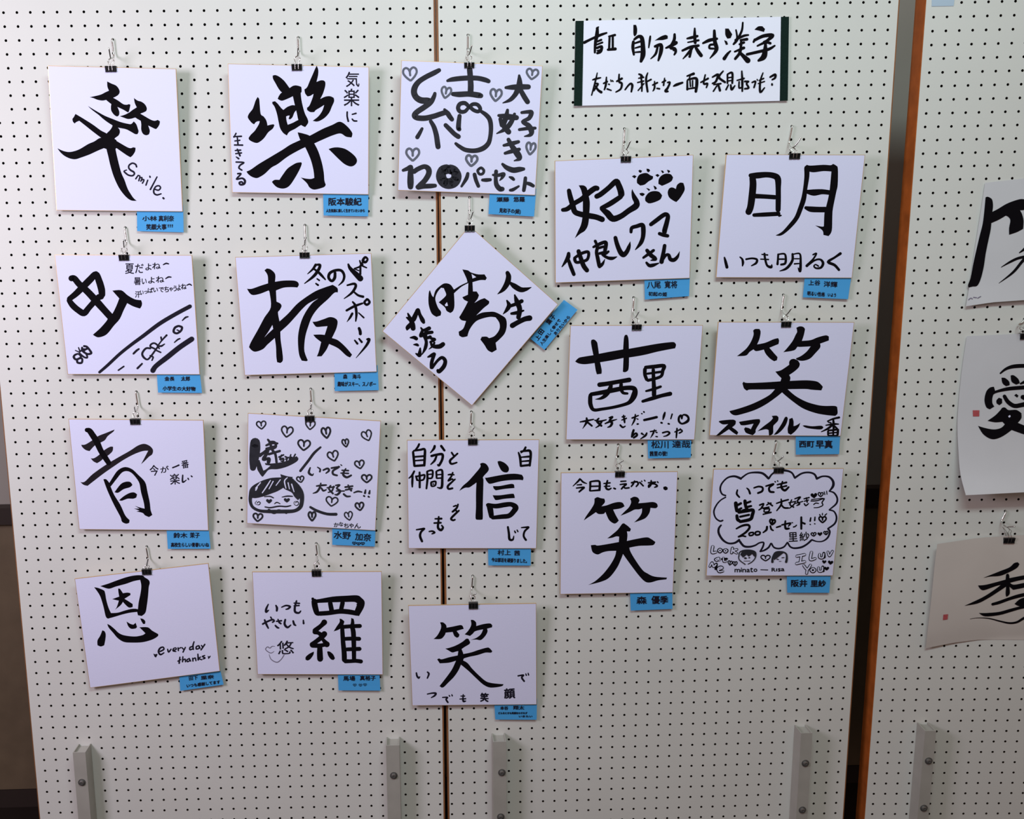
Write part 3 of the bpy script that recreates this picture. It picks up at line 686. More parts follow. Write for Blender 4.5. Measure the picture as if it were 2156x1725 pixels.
S 185,425,130 180,550,140 165,700,120 150,830,80
P 200,700 245,700 300,850 340,830 400,780 330,770 320,740 380,750 500,740 620,715 720,670 770,645 795,670 790,705 730,750 620,800 500,830 385,835 330,890 295,935 275,930 240,880 210,820
S 240,640,50 300,600,40 360,560,46 340,620,46 300,690,44 380,680,40 370,740,50
S 360,405,24 390,450,34 430,560,36 470,620,34 488,740,30
S 335,495,26 420,460,36 505,465,26
S 400,440,26 460,450,30 470,520,34 340,560,20
S 335,540,26 480,500,26
S 370,620,30 540,570,30
# small_writing grey
S 515,660,18 590,625,20
S 560,625,18 535,690,22 580,680,26 580,715,22 545,715,14
S 605,650,20 640,670,20 625,710,16
S 610,690,14 660,660,18
S 690,620,16 670,690,18 700,660,18 715,680,18 755,615,18
S 1115,515,24 1020,600,32 930,720,34 820,860,34
S 965,805,16 945,880,30 990,915,22 1010,895,10
S 1065,800,12 1105,830,20 1100,870,22
S 1145,845,20 1210,820,24 1230,850,26 1185,890,14
S 1260,815,22 1370,800,22 1290,850,26 1290,900,26 1350,920,22
S 1365,785,12 1385,800,12
S 1395,765,12 1415,780,12
S 1470,820,16 1430,900,28 1480,945,28 1550,915,22
S 1410,845,16 1510,850,20
S 1395,885,16 1510,890,20
S 1050,1070,18 1120,1060,24 1195,1055,20
S 1115,1025,16 1100,1090,26 1060,1150,24 1005,1172,10
S 1120,1095,20 1150,1135,24 1195,1120,14
S 1255,1060,20 1230,1110,22 1290,1180,22
S 1200,1095,16 1310,1080,18
S 1300,1070,20 1270,1140,20 1215,1160,12
S 1320,1060,16 1380,1055,22 1340,1100,20 1390,1140,26 1350,1190,26 1310,1190,12
S 1330,1140,14 1450,1140,16
S 1455,1085,22 1570,1070,22
S 1500,1050,16 1520,1100,26 1550,1140,22
S 1460,1125,20 1560,1105,22
S 1435,1180,24 1480,1215,24 1535,1215,18
S 1580,1165,14 1640,1145,22 1700,1155,16
S 1750,1120,16 1740,1175,28
S 1720,1205,22 1735,1215,18
S 1810,1130,16 1800,1180,28
S 1785,1215,22 1800,1225,18
S 960,1365,28 1060,1420,36 1200,1465,36 1340,1470,40
G か 1300,1590,1370,1650
G な 1375,1580,1430,1640
G ち 1440,1600,1510,1665
G ゃ 1515,1600,1580,1665
G ん 1590,1600,1680,1670
# drawing grey
H 270,205,130,110,-5,16
H 635,300,160,150,8,18
H 965,205,130,125,5,16
H 1190,315,125,150,-8,22
H 1465,460,90,110,-10,18
H 1770,355,140,145,-20,16
H 875,490,170,145,5,20
H 1290,645,150,140,-15,18
H 1665,765,130,115,-10,18
H 1765,965,140,110,0,20
H 825,975,100,85,-12,16
H 1270,1290,165,130,8,16
H 1665,1360,115,110,-8,20
H 990,1500,100,125,0,22
H 1510,1495,110,120,-12,14
H 220,1515,130,110,5,20
S 560,965,36 400,975,34 250,1030,36 150,1110,60 120,1200,50 115,1290,40 150,1370,36 250,1420,38 400,1430,46 600,1430,50 740,1420,44 820,1370,50 845,1290,52 840,1180,60 800,1080,40 700,970,30
P 135,1235 130,1150 200,1050 330,975 560,960 600,1060 590,1085 500,1140 410,1175 300,1215 190,1240
P 540,900 640,930 715,940 700,980 800,1080 850,1200 790,1270 740,1220 700,1160 600,1110 570,1060 560,980
S 315,1220,8 390,1215,14 445,1238,12
S 565,1225,8 640,1212,16 715,1215,12
D 380,1285,85,65,0
D 632,1272,85,65,0
S 458,1320,8 490,1300,12 535,1320,8
S 320,1365,14 400,1375,16 520,1355,16 620,1360,16 690,1345,12
S 210,1310,8 235,1290,8 255,1310,8 235,1335,8 200,1330,6 180,1310,6 205,1280,6
S 750,1310,6 780,1290,8 800,1320,8 770,1345,8 735,1325,6 740,1290,6 790,1285,6
S 370,1405,30 450,1450,30 520,1415,30 630,1455,20
# dry_streak card
S 190,1100,10 260,1020,12
S 285,1165,10 350,1070,14 400,990,10
S 380,1110,8 440,1000,12
S 480,1060,8 540,980,10
S 620,1100,10 600,1000,14 640,950,8
S 670,1110,8 650,1020,12
S 735,1150,8 700,1040,14
S 190,1130,16 215,1090,10
%%c13
@ 848,905,6.7375
# large_character ink
P 1095,485 1130,470 1180,485 1218,540 1210,590 1140,670 1145,720 1140,900 1135,1100 1135,1255 1115,1278 1050,1278 1032,1250 1038,1100 1038,900 1045,750 990,790 940,820 880,825 800,870 850,800 930,730 1020,630 1100,530
P 1345,450 1385,445 1450,475 1500,530 1503,580 1480,607 1440,605 1400,580 1370,530 1350,480
P 1165,680 1200,680 1330,655 1480,630 1600,625 1690,640 1712,680 1705,718 1640,712 1500,718 1380,735 1245,768 1205,750 1180,715
P 1280,800 1380,798 1540,768 1580,785 1585,828 1450,840 1320,862 1290,835
P 1275,930 1380,930 1550,908 1580,925 1590,970 1450,980 1330,1000 1300,980
S 1195,1060,40 1235,1110,75 1250,1180,72 1260,1240,65
S 1200,1065,50 1320,1085,62 1450,1065,64 1540,1060,60 1600,1100,76 1580,1150,70 1510,1220,64 1400,1235,60 1265,1250,48
# small_writing ink
S 235,200,26 210,250,26 165,300,16
S 145,310,28 155,400,34 165,520,28
S 150,300,22 250,285,28 310,280,30 312,380,36 305,515,30
S 170,385,22 300,375,24
S 170,440,18 300,430,22
S 160,515,28 300,505,30
S 455,225,30 440,270,34 390,330,12
S 540,225,30 595,300,28
S 400,375,30 480,355,30 560,350,36 560,420,34 515,505,30 490,495,16
S 480,370,24 450,440,28 395,495,14
S 690,320,22 730,380,24
S 780,335,22 720,390,24 670,440,30 690,485,26 770,465,20
S 165,585,24 130,650,26 85,690,14
S 140,650,24 135,740,28 135,815,18
S 185,655,22 205,720,26
S 190,665,20 260,650,22 310,645,24 290,710,22 210,720,18
S 238,600,24 240,700,28 240,825,26
S 345,590,24 350,700,28 335,840,22
S 345,590,20 420,580,24 415,680,22 350,690,20
S 350,635,16 410,630,16
S 475,590,24 480,690,22
S 480,585,20 555,575,26 560,700,30 550,820,32 490,820,10
S 490,640,16 545,635,16
S 480,690,18 550,685,18
S 400,750,24 410,800,22 460,790,20 465,735,22 400,745,22
S 425,770,16 438,772,16
S 640,640,16 680,635,22 730,640,18
S 710,605,20 690,660,22 645,725,20 700,700,20 720,730,22
S 745,700,18 700,740,22 640,800,28 650,840,26 710,830,24
S 715,1090,16 760,1075,20
S 785,1055,20 765,1110,24 705,1165,22 750,1140,20 770,1180,22
S 800,1145,22 740,1200,26 685,1260,26 710,1285,24 745,1275,20
S 510,1230,20 505,1310,26 500,1390,30 540,1425,34 570,1390,26 550,1355,18
S 455,1265,18 555,1262,26
S 440,1325,20 545,1320,24
S 190,1420,16 260,1410,22 305,1405,24 260,1450,26 245,1510,30 275,1590,28
S 370,1445,16 420,1440,22 450,1460,24 410,1480,14
S 1490,1375,24 1505,1470,28 1515,1555,30 1560,1560,24 1575,1510,10
S 1585,1435,16 1600,1465,18
S 1620,1420,14 1635,1450,16
S 1680,1390,14 1740,1385,20 1785,1385,22 1730,1440,24 1715,1510,24 1750,1570,26
S 1745,245,26 1720,290,26 1675,330,14
S 1640,320,18 1665,400,34 1675,520,26
S 1670,310,22 1740,300,26 1800,300,36 1815,360,34 1800,515,28
S 1680,390,16 1800,380,26
S 1680,450,16 1800,440,22
S 1670,515,26 1800,500,28
%%c14
@ 1170,985,6.7375
# large_character ink
P 550,440 590,418 640,432 690,440 698,490 650,548 720,535 820,500 900,487 950,500 977,548 920,578 815,595 850,670 895,750 860,785 820,790 755,740 705,628 680,655 610,658 570,632 500,680 440,720 398,750 430,690 500,590 545,510
P 1055,440 1110,412 1165,425 1190,465 1172,505 1270,497 1380,487 1435,510 1448,550 1420,575 1345,570 1330,640 1280,710 1210,745 1110,778 1180,710 1220,640 1225,578 1180,592 1120,595 1060,625 980,660 918,682 980,620 1040,560 1070,490
P 940,800 970,790 1020,825 1068,870 1055,905 1010,905 1018,960 1010,1040 1150,1010 1290,988 1350,1010 1415,1055 1390,1095 1330,1105 1180,1110 1045,1135 1060,1190 1130,1310 1230,1450 1300,1500 1400,1545 1580,1560 1570,1585 1450,1600 1340,1630 1265,1615 1180,1530 1080,1400 1000,1290 955,1225 930,1290 870,1420 760,1560 640,1620 460,1665 560,1610 680,1500 780,1370 840,1260 858,1180 740,1185 660,1205 600,1232 545,1215 515,1180 498,1100 560,1095 600,1105 760,1080 895,1055 900,980 860,975 800,995 730,1005 800,950 880,880
# small_writing ink
S 345,155,20 320,190,24 245,262,8
S 345,160,20 390,205,22 440,225,10
S 300,245,14 370,240,20
S 290,290,16 400,280,24 370,310,24 330,345,22
S 490,200,28 490,260,26 485,330,24
S 490,198,20 610,190,26 625,250,28 620,320,30
S 500,265,20 615,262,20
S 485,330,18 630,318,24
S 735,180,22 720,240,26 715,290,26 750,310,24 790,290,16
S 680,225,16 775,215,20
S 685,265,14 770,262,18
S 820,290,20 850,302,22
S 920,195,18 1000,190,16
S 910,240,16 1000,232,22 960,270,22 930,305,20
S 965,265,18 985,290,20 1045,285,20
S 1070,215,20 1150,200,22 1170,230,22 1140,270,18
S 1120,185,18 1100,230,22 1070,270,18
S 1190,205,20 1245,262,18
S 1215,185,12 1225,200,14
S 1255,175,14 1270,192,14
S 1310,215,18 1420,205,20
S 1355,180,20 1350,240,22 1320,275,22 1325,240,14 1400,230,20 1440,260,22 1400,280,16
S 1440,195,14 1455,215,16
P 1525,275 1560,265 1590,285 1585,312 1555,322 1528,305
%%c15
@ 1480,975,6.7375
# drawing pen
S 325,465,20 270,440,20 245,370,22 270,290,20 350,210,20 450,190,26 545,225,30
S 545,215,22 640,150,18 750,135,24 850,150,28 935,225,28
S 935,220,24 980,160,20 1060,110,24 1180,110,26 1260,140,22 1305,215,24
S 1300,215,24 1400,150,22 1500,135,22 1580,160,24 1620,230,28
S 1620,220,26 1700,190,20 1790,200,24 1845,260,30 1845,330,32 1790,405,16
S 1790,400,14 1860,425,20 1905,500,22 1890,580,22 1790,665,14
S 1790,665,20 1860,690,18 1895,770,22 1870,860,22 1770,935,20
S 1775,935,24 1800,980,22 1770,1060,22 1700,1110,16 1620,1115,14 1540,1090,20
S 1540,1095,24 1480,1150,22 1400,1195,24 1300,1210,22 1240,1190,20 1200,1130,22
S 1200,1125,18 1150,1190,20 1080,1215,20 1010,1200,20 970,1140,20
S 965,1140,20 930,1200,22 870,1240,20 810,1260,14
S 810,1260,20 850,1190,22 860,1130,20 800,1135,18 740,1170,20 660,1190,24 580,1180,26 520,1110,28
S 520,1090,28 450,1135,24 360,1140,22 280,1090,26 225,1000,28 225,930,26 260,880,20
S 285,815,20 240,825,20 180,780,18 155,690,20 190,600,18 250,530,16 325,485,16
# small_writing ink
S 490,380,18 480,440,24 520,490,20
S 620,355,14 650,385,22 670,440,26
S 720,355,18 790,335,22 845,350,24 840,400,26 775,430,24
S 890,330,20 1000,300,24 940,350,24 950,405,28 1010,415,24
S 1020,260,14 1030,275,14
S 1055,250,14 1065,265,14
S 1130,260,18 1110,340,26 1160,390,30 1220,340,22
S 1050,310,18 1190,275,24
S 1050,355,16 1190,325,22
S 465,560,50 470,620,48 480,690,40
S 470,610,30 545,570,30
S 480,680,36 550,640,26
S 595,530,44 600,580,44 610,640,36
S 600,575,26 680,545,26
S 610,630,30 690,610,26
S 480,740,40 490,800,44 520,825,44
S 500,700,44 620,680,44 710,670,44 700,740,46 670,800,44 520,835,40
S 520,765,26 660,735,26
S 560,670,20 640,650,20
S 800,600,20 860,580,20 830,640,20 790,670,14
S 830,620,18 860,650,18
S 920,560,16 990,610,20
S 900,600,14 940,575,18 970,570,18
S 860,640,14 940,625,16
S 870,655,18 940,650,20 930,690,18 870,695,16 870,660,16
S 850,730,16 970,700,20
S 885,700,14 890,720,14
S 1040,575,16 1140,540,20 1215,520,18
S 1110,510,16 1110,590,24 1045,680,14
S 1110,590,18 1150,635,22 1215,640,20
S 1260,520,14 1235,590,18 1290,630,18
S 1215,565,12 1320,545,14
S 1310,560,14 1280,600,16 1225,645,12
S 1300,510,14 1380,485,20 1340,540,20 1370,580,22 1330,605,14
S 1310,575,12 1420,545,12
S 1430,510,14 1510,490,16
S 1435,545,12 1500,525,14
S 1465,490,12 1480,560,18
S 1435,575,14 1460,605,16 1500,575,12
D 1575,465,95,75,-5
H 1670,450,70,60,0,12
S 1720,410,10 1730,450,10
S 1755,400,10 1760,445,10
S 1530,540,12 1620,535,12 1720,505,12 1690,560,14 1700,600,12 1640,630,10 1575,635,8
S 1540,520,10 1700,500,8
S 1570,590,10 1600,570,12 1640,575,10
S 470,935,18 560,890,26 640,880,28 660,920,28 600,990,26 500,1050,18
S 500,1048,22 560,1035,20 610,1045,18
S 690,985,20 655,1000,20 665,1030,20 710,1020,20 715,990,20 690,985,18
S 780,970,20 745,985,20 750,1020,22 800,1015,20 810,985,20 780,970,18
S 910,900,26 900,950,26 850,990,14
S 955,890,20 970,940,22 1000,960,16
H 985,840,75,75,10,22
S 1040,915,18 1105,895,20
S 1115,880,18 1240,855,22 1210,900,14
S 1170,820,20 1165,880,24 1175,930,28 1225,930,24
S 1260,845,12 1275,850,12
S 1280,910,14 1310,900,14 1330,880,12
S 1395,765,24 1395,850,26 1395,940,24
S 1395,840,20 1450,865,24
S 1530,775,16 1520,830,20
S 1590,765,14 1585,820,18
S 1515,870,12 1528,875,12
S 1580,860,12 1590,866,12
H 1697,805,100,85,0,18
S 1655,730,10 1665,750,12
S 1695,715,10 1695,740,12
S 1755,720,10 1730,745,14
G 里 1215,985,1340,1115 -3
G 紗 1370,980,1510,1105 -5
H 1570,1015,70,50,-5,12
D 1660,1010,70,55,-5
H 1745,995,60,50,-5,12
H 385,1420,60,60,10,10
H 455,1430,60,60,0,10
G m 450,1505,525,1550
S 542,1510,12 540,1545,12
S 545,1492,10 547,1496,10
G n 560,1505,610,1550
G a 620,1505,665,1550
G t 670,1485,710,1550
G o 720,1500,770,1545
S 820,1515,8 920,1518,8
G R 975,1490,1030,1540
S 1047,1500,12 1045,1535,12
G s 1065,1495,1100,1540
G a 1108,1495,1155,1535
D 1720,1405,60,50,5
D 1810,1415,75,60,5
D 1755,1500,70,55,0
H 888,1350,130,80,0,12
# bubble_letters ink
S 140,1180,44 130,1270,44 190,1265,38
S 240,1225,40 222,1240,40 240,1262,40 262,1240,40 240,1222,40
S 320,1228,40 300,1245,40 320,1265,40 342,1245,40 320,1226,40
S 420,1200,40 405,1285,40
S 490,1225,34 430,1245,34 485,1285,34
S 215,1350,32 175,1370,32 200,1385,30 225,1350,30 230,1390,26
S 290,1340,26 295,1395,32 335,1400,26
S 265,1365,26 345,1360,26
S 95,1475,36 130,1415,36 150,1470,36 190,1435,36 180,1510,34
S 215,1515,36 275,1490,36 250,1475,36 210,1500,36 230,1545,36 290,1535,30
S 1325,1325,40 1450,1300,40
S 1395,1315,40 1380,1415,40
S 1320,1430,40 1450,1400,40
S 1540,1260,42 1525,1370,42 1600,1355,36
S 1655,1290,36 1655,1340,38 1700,1345,38 1715,1280,36 1725,1345,30
S 1770,1255,34 1795,1320,34 1840,1245,34
S 1425,1450,38 1480,1510,38 1530,1445,38
S 1480,1510,38 1470,1575,38
S 1560,1495,38 1530,1520,38 1560,1545,38 1590,1520,38 1560,1493,38
S 1640,1480,36 1645,1535,36 1690,1530,36 1700,1475,36 1710,1540,30
# bubble_fill card
S 215,1350,10 178,1370,10 200,1385,10 225,1350,10 230,1388,8
S 290,1342,8 295,1395,12 332,1400,8
S 215,1515,14 275,1490,14 250,1478,12 212,1500,12 230,1543,12 288,1535,10
S 140,1180,20 130,1270,20 190,1265,16
S 420,1205,16 405,1280,16
S 485,1228,14 430,1245,14 480,1282,14
S 240,1225,10 222,1240,10 240,1262,10 262,1240,10 240,1222,10
S 320,1228,10 300,1245,10 320,1265,10 342,1245,10 320,1226,10
S 95,1470,14 130,1418,14 150,1470,14 188,1440,14
S 1325,1325,18 1450,1300,18
S 1395,1315,18 1380,1415,18
S 1320,1430,18 1450,1400,18
S 1540,1260,20 1525,1370,20 1600,1355,14
S 1655,1290,14 1655,1340,14 1700,1345,14 1715,1285,14
S 1770,1258,14 1795,1318,14 1838,1250,14
S 1425,1450,16 1480,1510,16 1530,1445,16
S 1480,1510,16 1470,1572,16
S 1560,1495,12 1530,1520,12 1560,1545,12 1590,1520,12 1560,1493,12
S 1640,1482,14 1645,1535,14 1690,1530,14 1698,1478,14
# portrait_sketch grey
S 510,1330,12 520,1270,12 580,1240,12 680,1240,14 745,1270,14 745,1340,12 700,1400,10 640,1435,8
S 505,1330,10 520,1380,10 600,1440,10
P 530,1300 560,1255 640,1240 740,1260 745,1340 720,1320 700,1290 650,1330 620,1300 570,1345
S 590,1350,20 610,1352,20
S 650,1345,14 665,1345,14
S 580,1392,6 670,1392,6
S 985,1410,30 990,1340,20 1030,1270,16 1120,1260,14 1180,1290,18 1190,1350,24 1180,1410,30
P 1000,1340 1020,1280 1080,1262 1150,1270 1100,1310 1050,1350 1010,1380
S 1050,1365,10 1070,1370,10
S 1120,1345,8 1150,1342,8
S 1080,1395,6 1110,1395,6
%%c16
@ 150,1180,6.341
# large_character ink
P 387,345 500,310 620,265 740,225 850,202 950,202 980,228 1030,260 1048,300 1035,360 1025,480 1010,600 990,700 940,745 890,735 880,690 790,700 690,722 580,755 490,780 460,750 430,620 390,490 350,420 305,360 360,370 430,400 450,430 470,540 500,640 530,705 620,700 720,670 800,650 860,648 890,655 900,560 925,440 935,340 920,262 830,280 730,315 600,350 520,378 470,375
P 625,378 650,380 690,440 750,432 790,440 790,465 750,490 710,515 760,545 820,585 820,625 770,632 720,590 690,555 660,600 585,660 610,620 635,540 545,520 640,485 630,430
P 480,850 520,870 580,920 640,975 720,1005 850,1018 950,1000 990,975 940,925 910,895 1020,895 1080,940 1160,985 1155,1015 1080,1060 950,1095 800,1100 700,1090 620,1040 560,970 500,900
P 415,935 445,950 460,990 455,1060 440,1135 395,1152 350,1135 350,1070 385,1010
P 738,818 790,850 830,860 860,835 878,890 860,910 800,915 760,880
P 920,775 960,785 988,815 985,850 960,852 940,820
# small_writing pen
P 1095,1245 1120,1255 1145,1248 1150,1265 1130,1300 1110,1285
S 1185,1220,18 1235,1190,18 1225,1160,16 1185,1175,20 1165,1220,22 1190,1260,20 1240,1235,14
S 1285,1185,14 1300,1225,18 1335,1185,14
S 1360,1205,14 1400,1190,14 1395,1170,12 1365,1180,14 1360,1210,16 1400,1220,12
S 1425,1165,14 1430,1210,16
S 1425,1185,12 1465,1165,14
S 1475,1165,14 1500,1190,14
S 1525,1160,14 1490,1230,16
S 1620,1150,16 1585,1165,16 1585,1195,16 1630,1180,14
S 1640,1085,14 1625,1140,18 1630,1195,16
S 1700,1140,14 1670,1155,16 1670,1185,16 1705,1175,14 1705,1140,12 1720,1180,14
S 1735,1135,14 1755,1160,14
S 1785,1120,16 1730,1200,16
S 1450,1290,14 1440,1380,18
S 1420,1350,14 1465,1325,12
S 1490,1285,14 1485,1360,16
S 1490,1335,12 1520,1320,14 1525,1360,14
S 1570,1315,14 1545,1330,14 1550,1355,14 1580,1340,14 1575,1310,12 1595,1350,14
S 1620,1305,14 1625,1350,16
S 1625,1320,12 1655,1305,14 1665,1345,14
S 1690,1250,14 1695,1335,18
S 1730,1290,12 1700,1310,14 1745,1330,14
S 1785,1270,12 1750,1285,14 1785,1305,16 1755,1320,12
P 1820,1275 1838,1285 1862,1272 1855,1295 1830,1322
%%c17
@ 522,1190,6.7375
# large_character ink
S 940,500,76 950,580,78 975,670,70 1000,690,60
P 902,465 930,462 970,488 1200,448 1400,435 1550,430 1610,465 1655,520 1645,600 1590,700 1575,725 1530,715 1560,640 1540,560 1550,545 1510,525 1400,525 1200,530 1010,538 950,540 905,500
S 1010,690,60 1150,680,60 1300,658,64 1430,665,66 1560,690,62
S 1590,560,70 1540,670,60
S 1165,530,60 1190,660,64
S 1345,525,60 1320,640,58
S 1095,800,76 1040,860,58 940,940,66
S 935,945,64 1000,965,50 1050,1000,60
S 1095,965,76 1040,1030,66 960,1090,58 900,1140,70
S 900,1135,70 1000,1145,56 1100,1130,50
S 1050,1040,40 1090,1090,56 1130,1140,78
S 1020,1150,66 1020,1250,76 1025,1350,78
P 935,1228 930,1270 890,1330 850,1355 818,1345 820,1305 870,1260
P 1122,1228 1160,1228 1210,1270 1235,1325 1215,1348 1180,1340 1140,1290
P 1300,762 1330,768 1368,800 1355,840 1300,910 1215,942 1260,870 1300,810
S 1335,850,50 1340,950,56 1350,1100,60 1365,1250,66 1368,1360,66
P 1465,750 1500,765 1510,820 1510,870 1530,950 1535,1100 1535,1250 1535,1340 1475,1350 1470,1150 1460,950 1445,870 1460,820
S 1330,880,52 1450,870,52 1600,865,54
S 1350,1050,50 1450,1045,52 1590,1048,54
S 1360,1200,48 1450,1195,52 1595,1190,54
S 1370,1365,56 1450,1365,50 1530,1360,52 1615,1370,54
# small_writing pen
S 290,555,14 260,620,26 258,665,28 295,640,14
S 395,570,18 412,610,28 408,655,24
S 475,600,14 540,575,20 598,590,24 570,620,22 535,630,12
S 690,505,20 665,600,26 670,665,28 720,680,24 752,650,14
S 650,540,14 735,545,20
S 650,580,14 730,575,18
S 205,840,22 280,800,22 350,775,22 370,795,22 345,815,18
S 320,735,16 335,760,18
S 235,775,20 260,840,26 290,900,18
S 400,800,16 480,790,20
S 425,768,16 440,810,22 470,835,22
S 385,855,20 415,885,24 440,895,18
S 530,770,22 520,840,28 560,885,26 610,850,14
S 640,790,22 655,840,26 680,860,18
S 785,780,16 790,835,24
G 悠 415,1075,650,1265 -3
# drawing pencil
S 380,1155,6 340,1155,8 310,1180,8 280,1160,8 250,1190,8 270,1220,8 325,1250,8 370,1225,6
S 300,1270,6 330,1340,7 410,1380,10 470,1340,8 510,1280,10
%%c18
@ 855,1265,7.187
# large_character ink
P 513,330 560,330 605,370 612,410 720,390 820,370 855,385 872,428 800,448 765,460 808,515 795,550 768,562 730,535 705,475 600,485 580,530 525,580 415,582 470,530 520,440 530,380
P 978,292 1020,295 1058,330 1062,385 1170,355 1270,345 1305,375 1300,405 1225,425 1232,470 1195,540 1130,597 1060,590 975,595 1060,565 1130,510 1165,435 1050,462 1010,500 968,535 885,512 940,455 985,370
P 592,725 650,715 750,680 850,625 910,577 945,580 970,630 955,660 880,705 840,735 862,790 865,808 980,785 1100,745 1220,712 1260,718 1305,765 1285,788 1200,788 1080,825 960,850 875,875 862,905 930,945 1000,1030 1100,1130 1200,1215 1280,1245 1400,1260 1475,1265 1450,1295 1340,1315 1250,1312 1160,1265 1050,1165 940,1060 830,970 790,1060 720,1160 640,1240 575,1305 540,1318 505,1295 560,1225 640,1120 700,1030 755,910 650,940 510,950 470,890 500,875 540,888 660,855 780,830 790,765 760,770 700,785 650,760
# small_writing pen
S 155,1090,20 165,1140,24 190,1170,26 210,1150,12
S 320,1078,18 345,1110,24 320,1178,18
S 318,1415,14 400,1400,20 450,1405,26 430,1440,24 378,1470,12
S 548,1465,14 625,1465,20 605,1495,22 635,1545,22
S 650,1430,12 660,1450,18
S 690,1420,12 700,1445,18
S 865,1420,16 860,1490,22 870,1525,26 905,1520,14
S 825,1445,12 890,1445,16
S 810,1490,12 905,1485,18
G 笑 1125,1400,1245,1530 2 1
G 顔 1485,1330,1645,1480 -4 1
S 1690,1140,18 1775,1128,22 1750,1165,24 1790,1225,22
S 1810,1105,14 1820,1135,18
S 1845,1095,12 1855,1130,18
%%c19
@ 1200,20,4.4917
# large_character ink
S 130,315,24 200,280,20 290,240,22 350,220,14
S 260,170,22 255,240,34 240,320,24 235,410,18
S 250,180,16 270,165,10
S 240,310,14 300,285,18
S 245,335,14 310,310,16
S 250,365,20 300,350,22 290,395,26 255,415,20
S 255,390,12 295,380,14
S 365,255,14 430,240,20
S 375,260,18 370,375,18
S 405,255,18 405,370,18
S 355,380,20 435,372,26
P 600,145 625,145 635,180 632,230 612,255 600,230
S 600,300,24 595,360,26 605,430,18
S 605,285,18 650,255,26 680,270,36 690,350,40 690,430,44 670,495,24
S 610,320,14 670,300,18
S 615,365,12 665,350,16
S 615,405,12 665,400,16
S 760,250,14 755,290,18 745,360,10
P 800,295 850,260 900,240 925,250 925,275 880,288 830,290
S 800,350,22 860,335,30 860,400,34 835,485,16
S 830,350,18 810,420,20 765,465,8
S 905,365,14 960,340,28 1010,310,30
S 990,230,20 985,290,26 950,360,22 990,370,26 1000,400,22 985,430,14
S 975,385,14 1000,385,18
S 1180,175,14 1180,250,26 1185,320,24
S 1105,275,14 1150,265,24 1210,250,20
S 1115,310,10 1220,290,18
S 1060,390,18 1140,355,24 1220,340,22
S 1165,350,18 1130,400,24 1070,465,8
S 1150,390,12 1130,450,22
S 1190,360,24 1215,400,30 1245,440,30
S 1255,320,16 1320,290,28 1395,275,20
S 1365,195,22 1370,300,32 1385,380,34 1325,460,8
S 1370,330,18 1325,335,18 1320,365,18 1365,370,16
P 1468,180 1500,180 1535,235 1520,270 1490,275 1470,240
P 1458,290 1485,300 1495,330 1475,335
S 1520,390,12 1490,420,22 1455,470,30
S 1570,190,12 1580,270,16 1545,330,14
S 1635,120,14 1625,200,18 1580,290,20 1545,330,16
S 1560,290,16 1640,250,20 1690,240,14
S 1610,290,18 1680,280,24
S 1600,330,16 1650,310,20
S 1555,400,14 1650,360,24
S 1620,300,20 1610,400,24 1560,470,22
S 1600,400,22 1640,440,34 1690,490,48
P 1745,190 1780,160 1820,158 1845,185 1835,212 1790,200
S 1735,310,18 1750,280,20
S 1745,290,22 1830,250,28 1915,245,34 1870,290,24 1830,310,20
S 1770,345,14 1850,310,22 1900,320,22
S 1850,320,22 1845,400,44 1830,450,48 1780,485,20
S 1670,425,22 1780,400,24 1880,375,24 1940,340,14
# small_writing ink
S 215,665,10 245,655,16 290,645,10
S 258,600,8 240,680,14 205,810,10
S 235,700,14 265,705,16 240,745,14 225,770,12
S 240,720,14 265,760,18 300,785,22
S 315,700,12 355,680,16
S 345,640,10 340,710,18 325,760,12
S 365,705,10 375,710,12
S 350,750,14 390,765,10
S 385,665,8 390,680,10
S 400,670,8 408,680,10
S 440,680,14 495,650,18
S 465,610,12 465,680,18 490,700,18 480,750,16 435,780,10
S 520,760,12 550,720,14 575,700,16 590,720,20 580,780,14
S 650,610,14 675,620,16 690,640,12
S 650,650,10 700,640,12
S 640,690,10 700,675,12
S 670,625,12 680,700,16 680,775,12
S 645,765,10 700,700,10
S 735,600,10 720,660,18 735,780,16
S 730,680,12 770,660,14
S 780,715,12 830,690,14
S 800,680,10 800,740,16 785,770,8
S 820,745,12 850,750,14
S 870,690,12 905,670,16 
S 895,650,10 885,720,14
S 920,690,12 945,690,16 925,740,18 905,770,24 930,775,14
S 978,725,12 1010,710,22 1068,690,16
S 1105,630,12 1175,605,22
S 1140,620,10 1125,660,12
S 1110,670,14 1110,760,18
S 1110,665,12 1190,650,22 1200,700,26 1190,780,22
S 1135,670,12 1140,730,12
S 1160,670,12 1160,730,12
S 1115,750,12 1180,740,14
S 1235,690,12 1310,650,16
S 1280,615,12 1265,700,16 1300,700,16 1290,740,12
S 1345,640,12 1400,615,20 1380,680,18 1345,700,12
S 1450,580,12 1410,640,18 1470,690,18
S 1360,710,10 1430,700,14
S 1390,720,12 1355,775,12
S 1400,700,16 1420,770,20
S 1490,610,14 1490,700,14
S 1490,610,12 1535,600,18 1535,700,16
S 1495,645,10 1530,640,10
S 1495,675,10 1530,670,10
S 1500,710,12 1475,760,14
S 1520,710,14 1530,755,20 1560,720,10
S 1580,670,10 1650,650,14
S 1625,580,12 1630,680,20 1630,775,14
S 1600,680,12 1600,740,14 1625,735,10
S 1650,680,16 1690,680,12 1670,700,14 1690,740,16 1650,750,14
S 1720,690,12 1755,680,14 1740,740,14
S 1770,660,8 1775,670,8
S 1825,600,10 1800,680,16 1800,780,18 1840,740,10
S 1790,670,10 1835,650,12
S 1780,700,8 1840,680,10
S 1890,640,14 1940,615,20 1940,645,18 1910,665,12
S 1910,700,14 1912,712,16
%%p1
@ 1936,360,5.75
# large_character ink
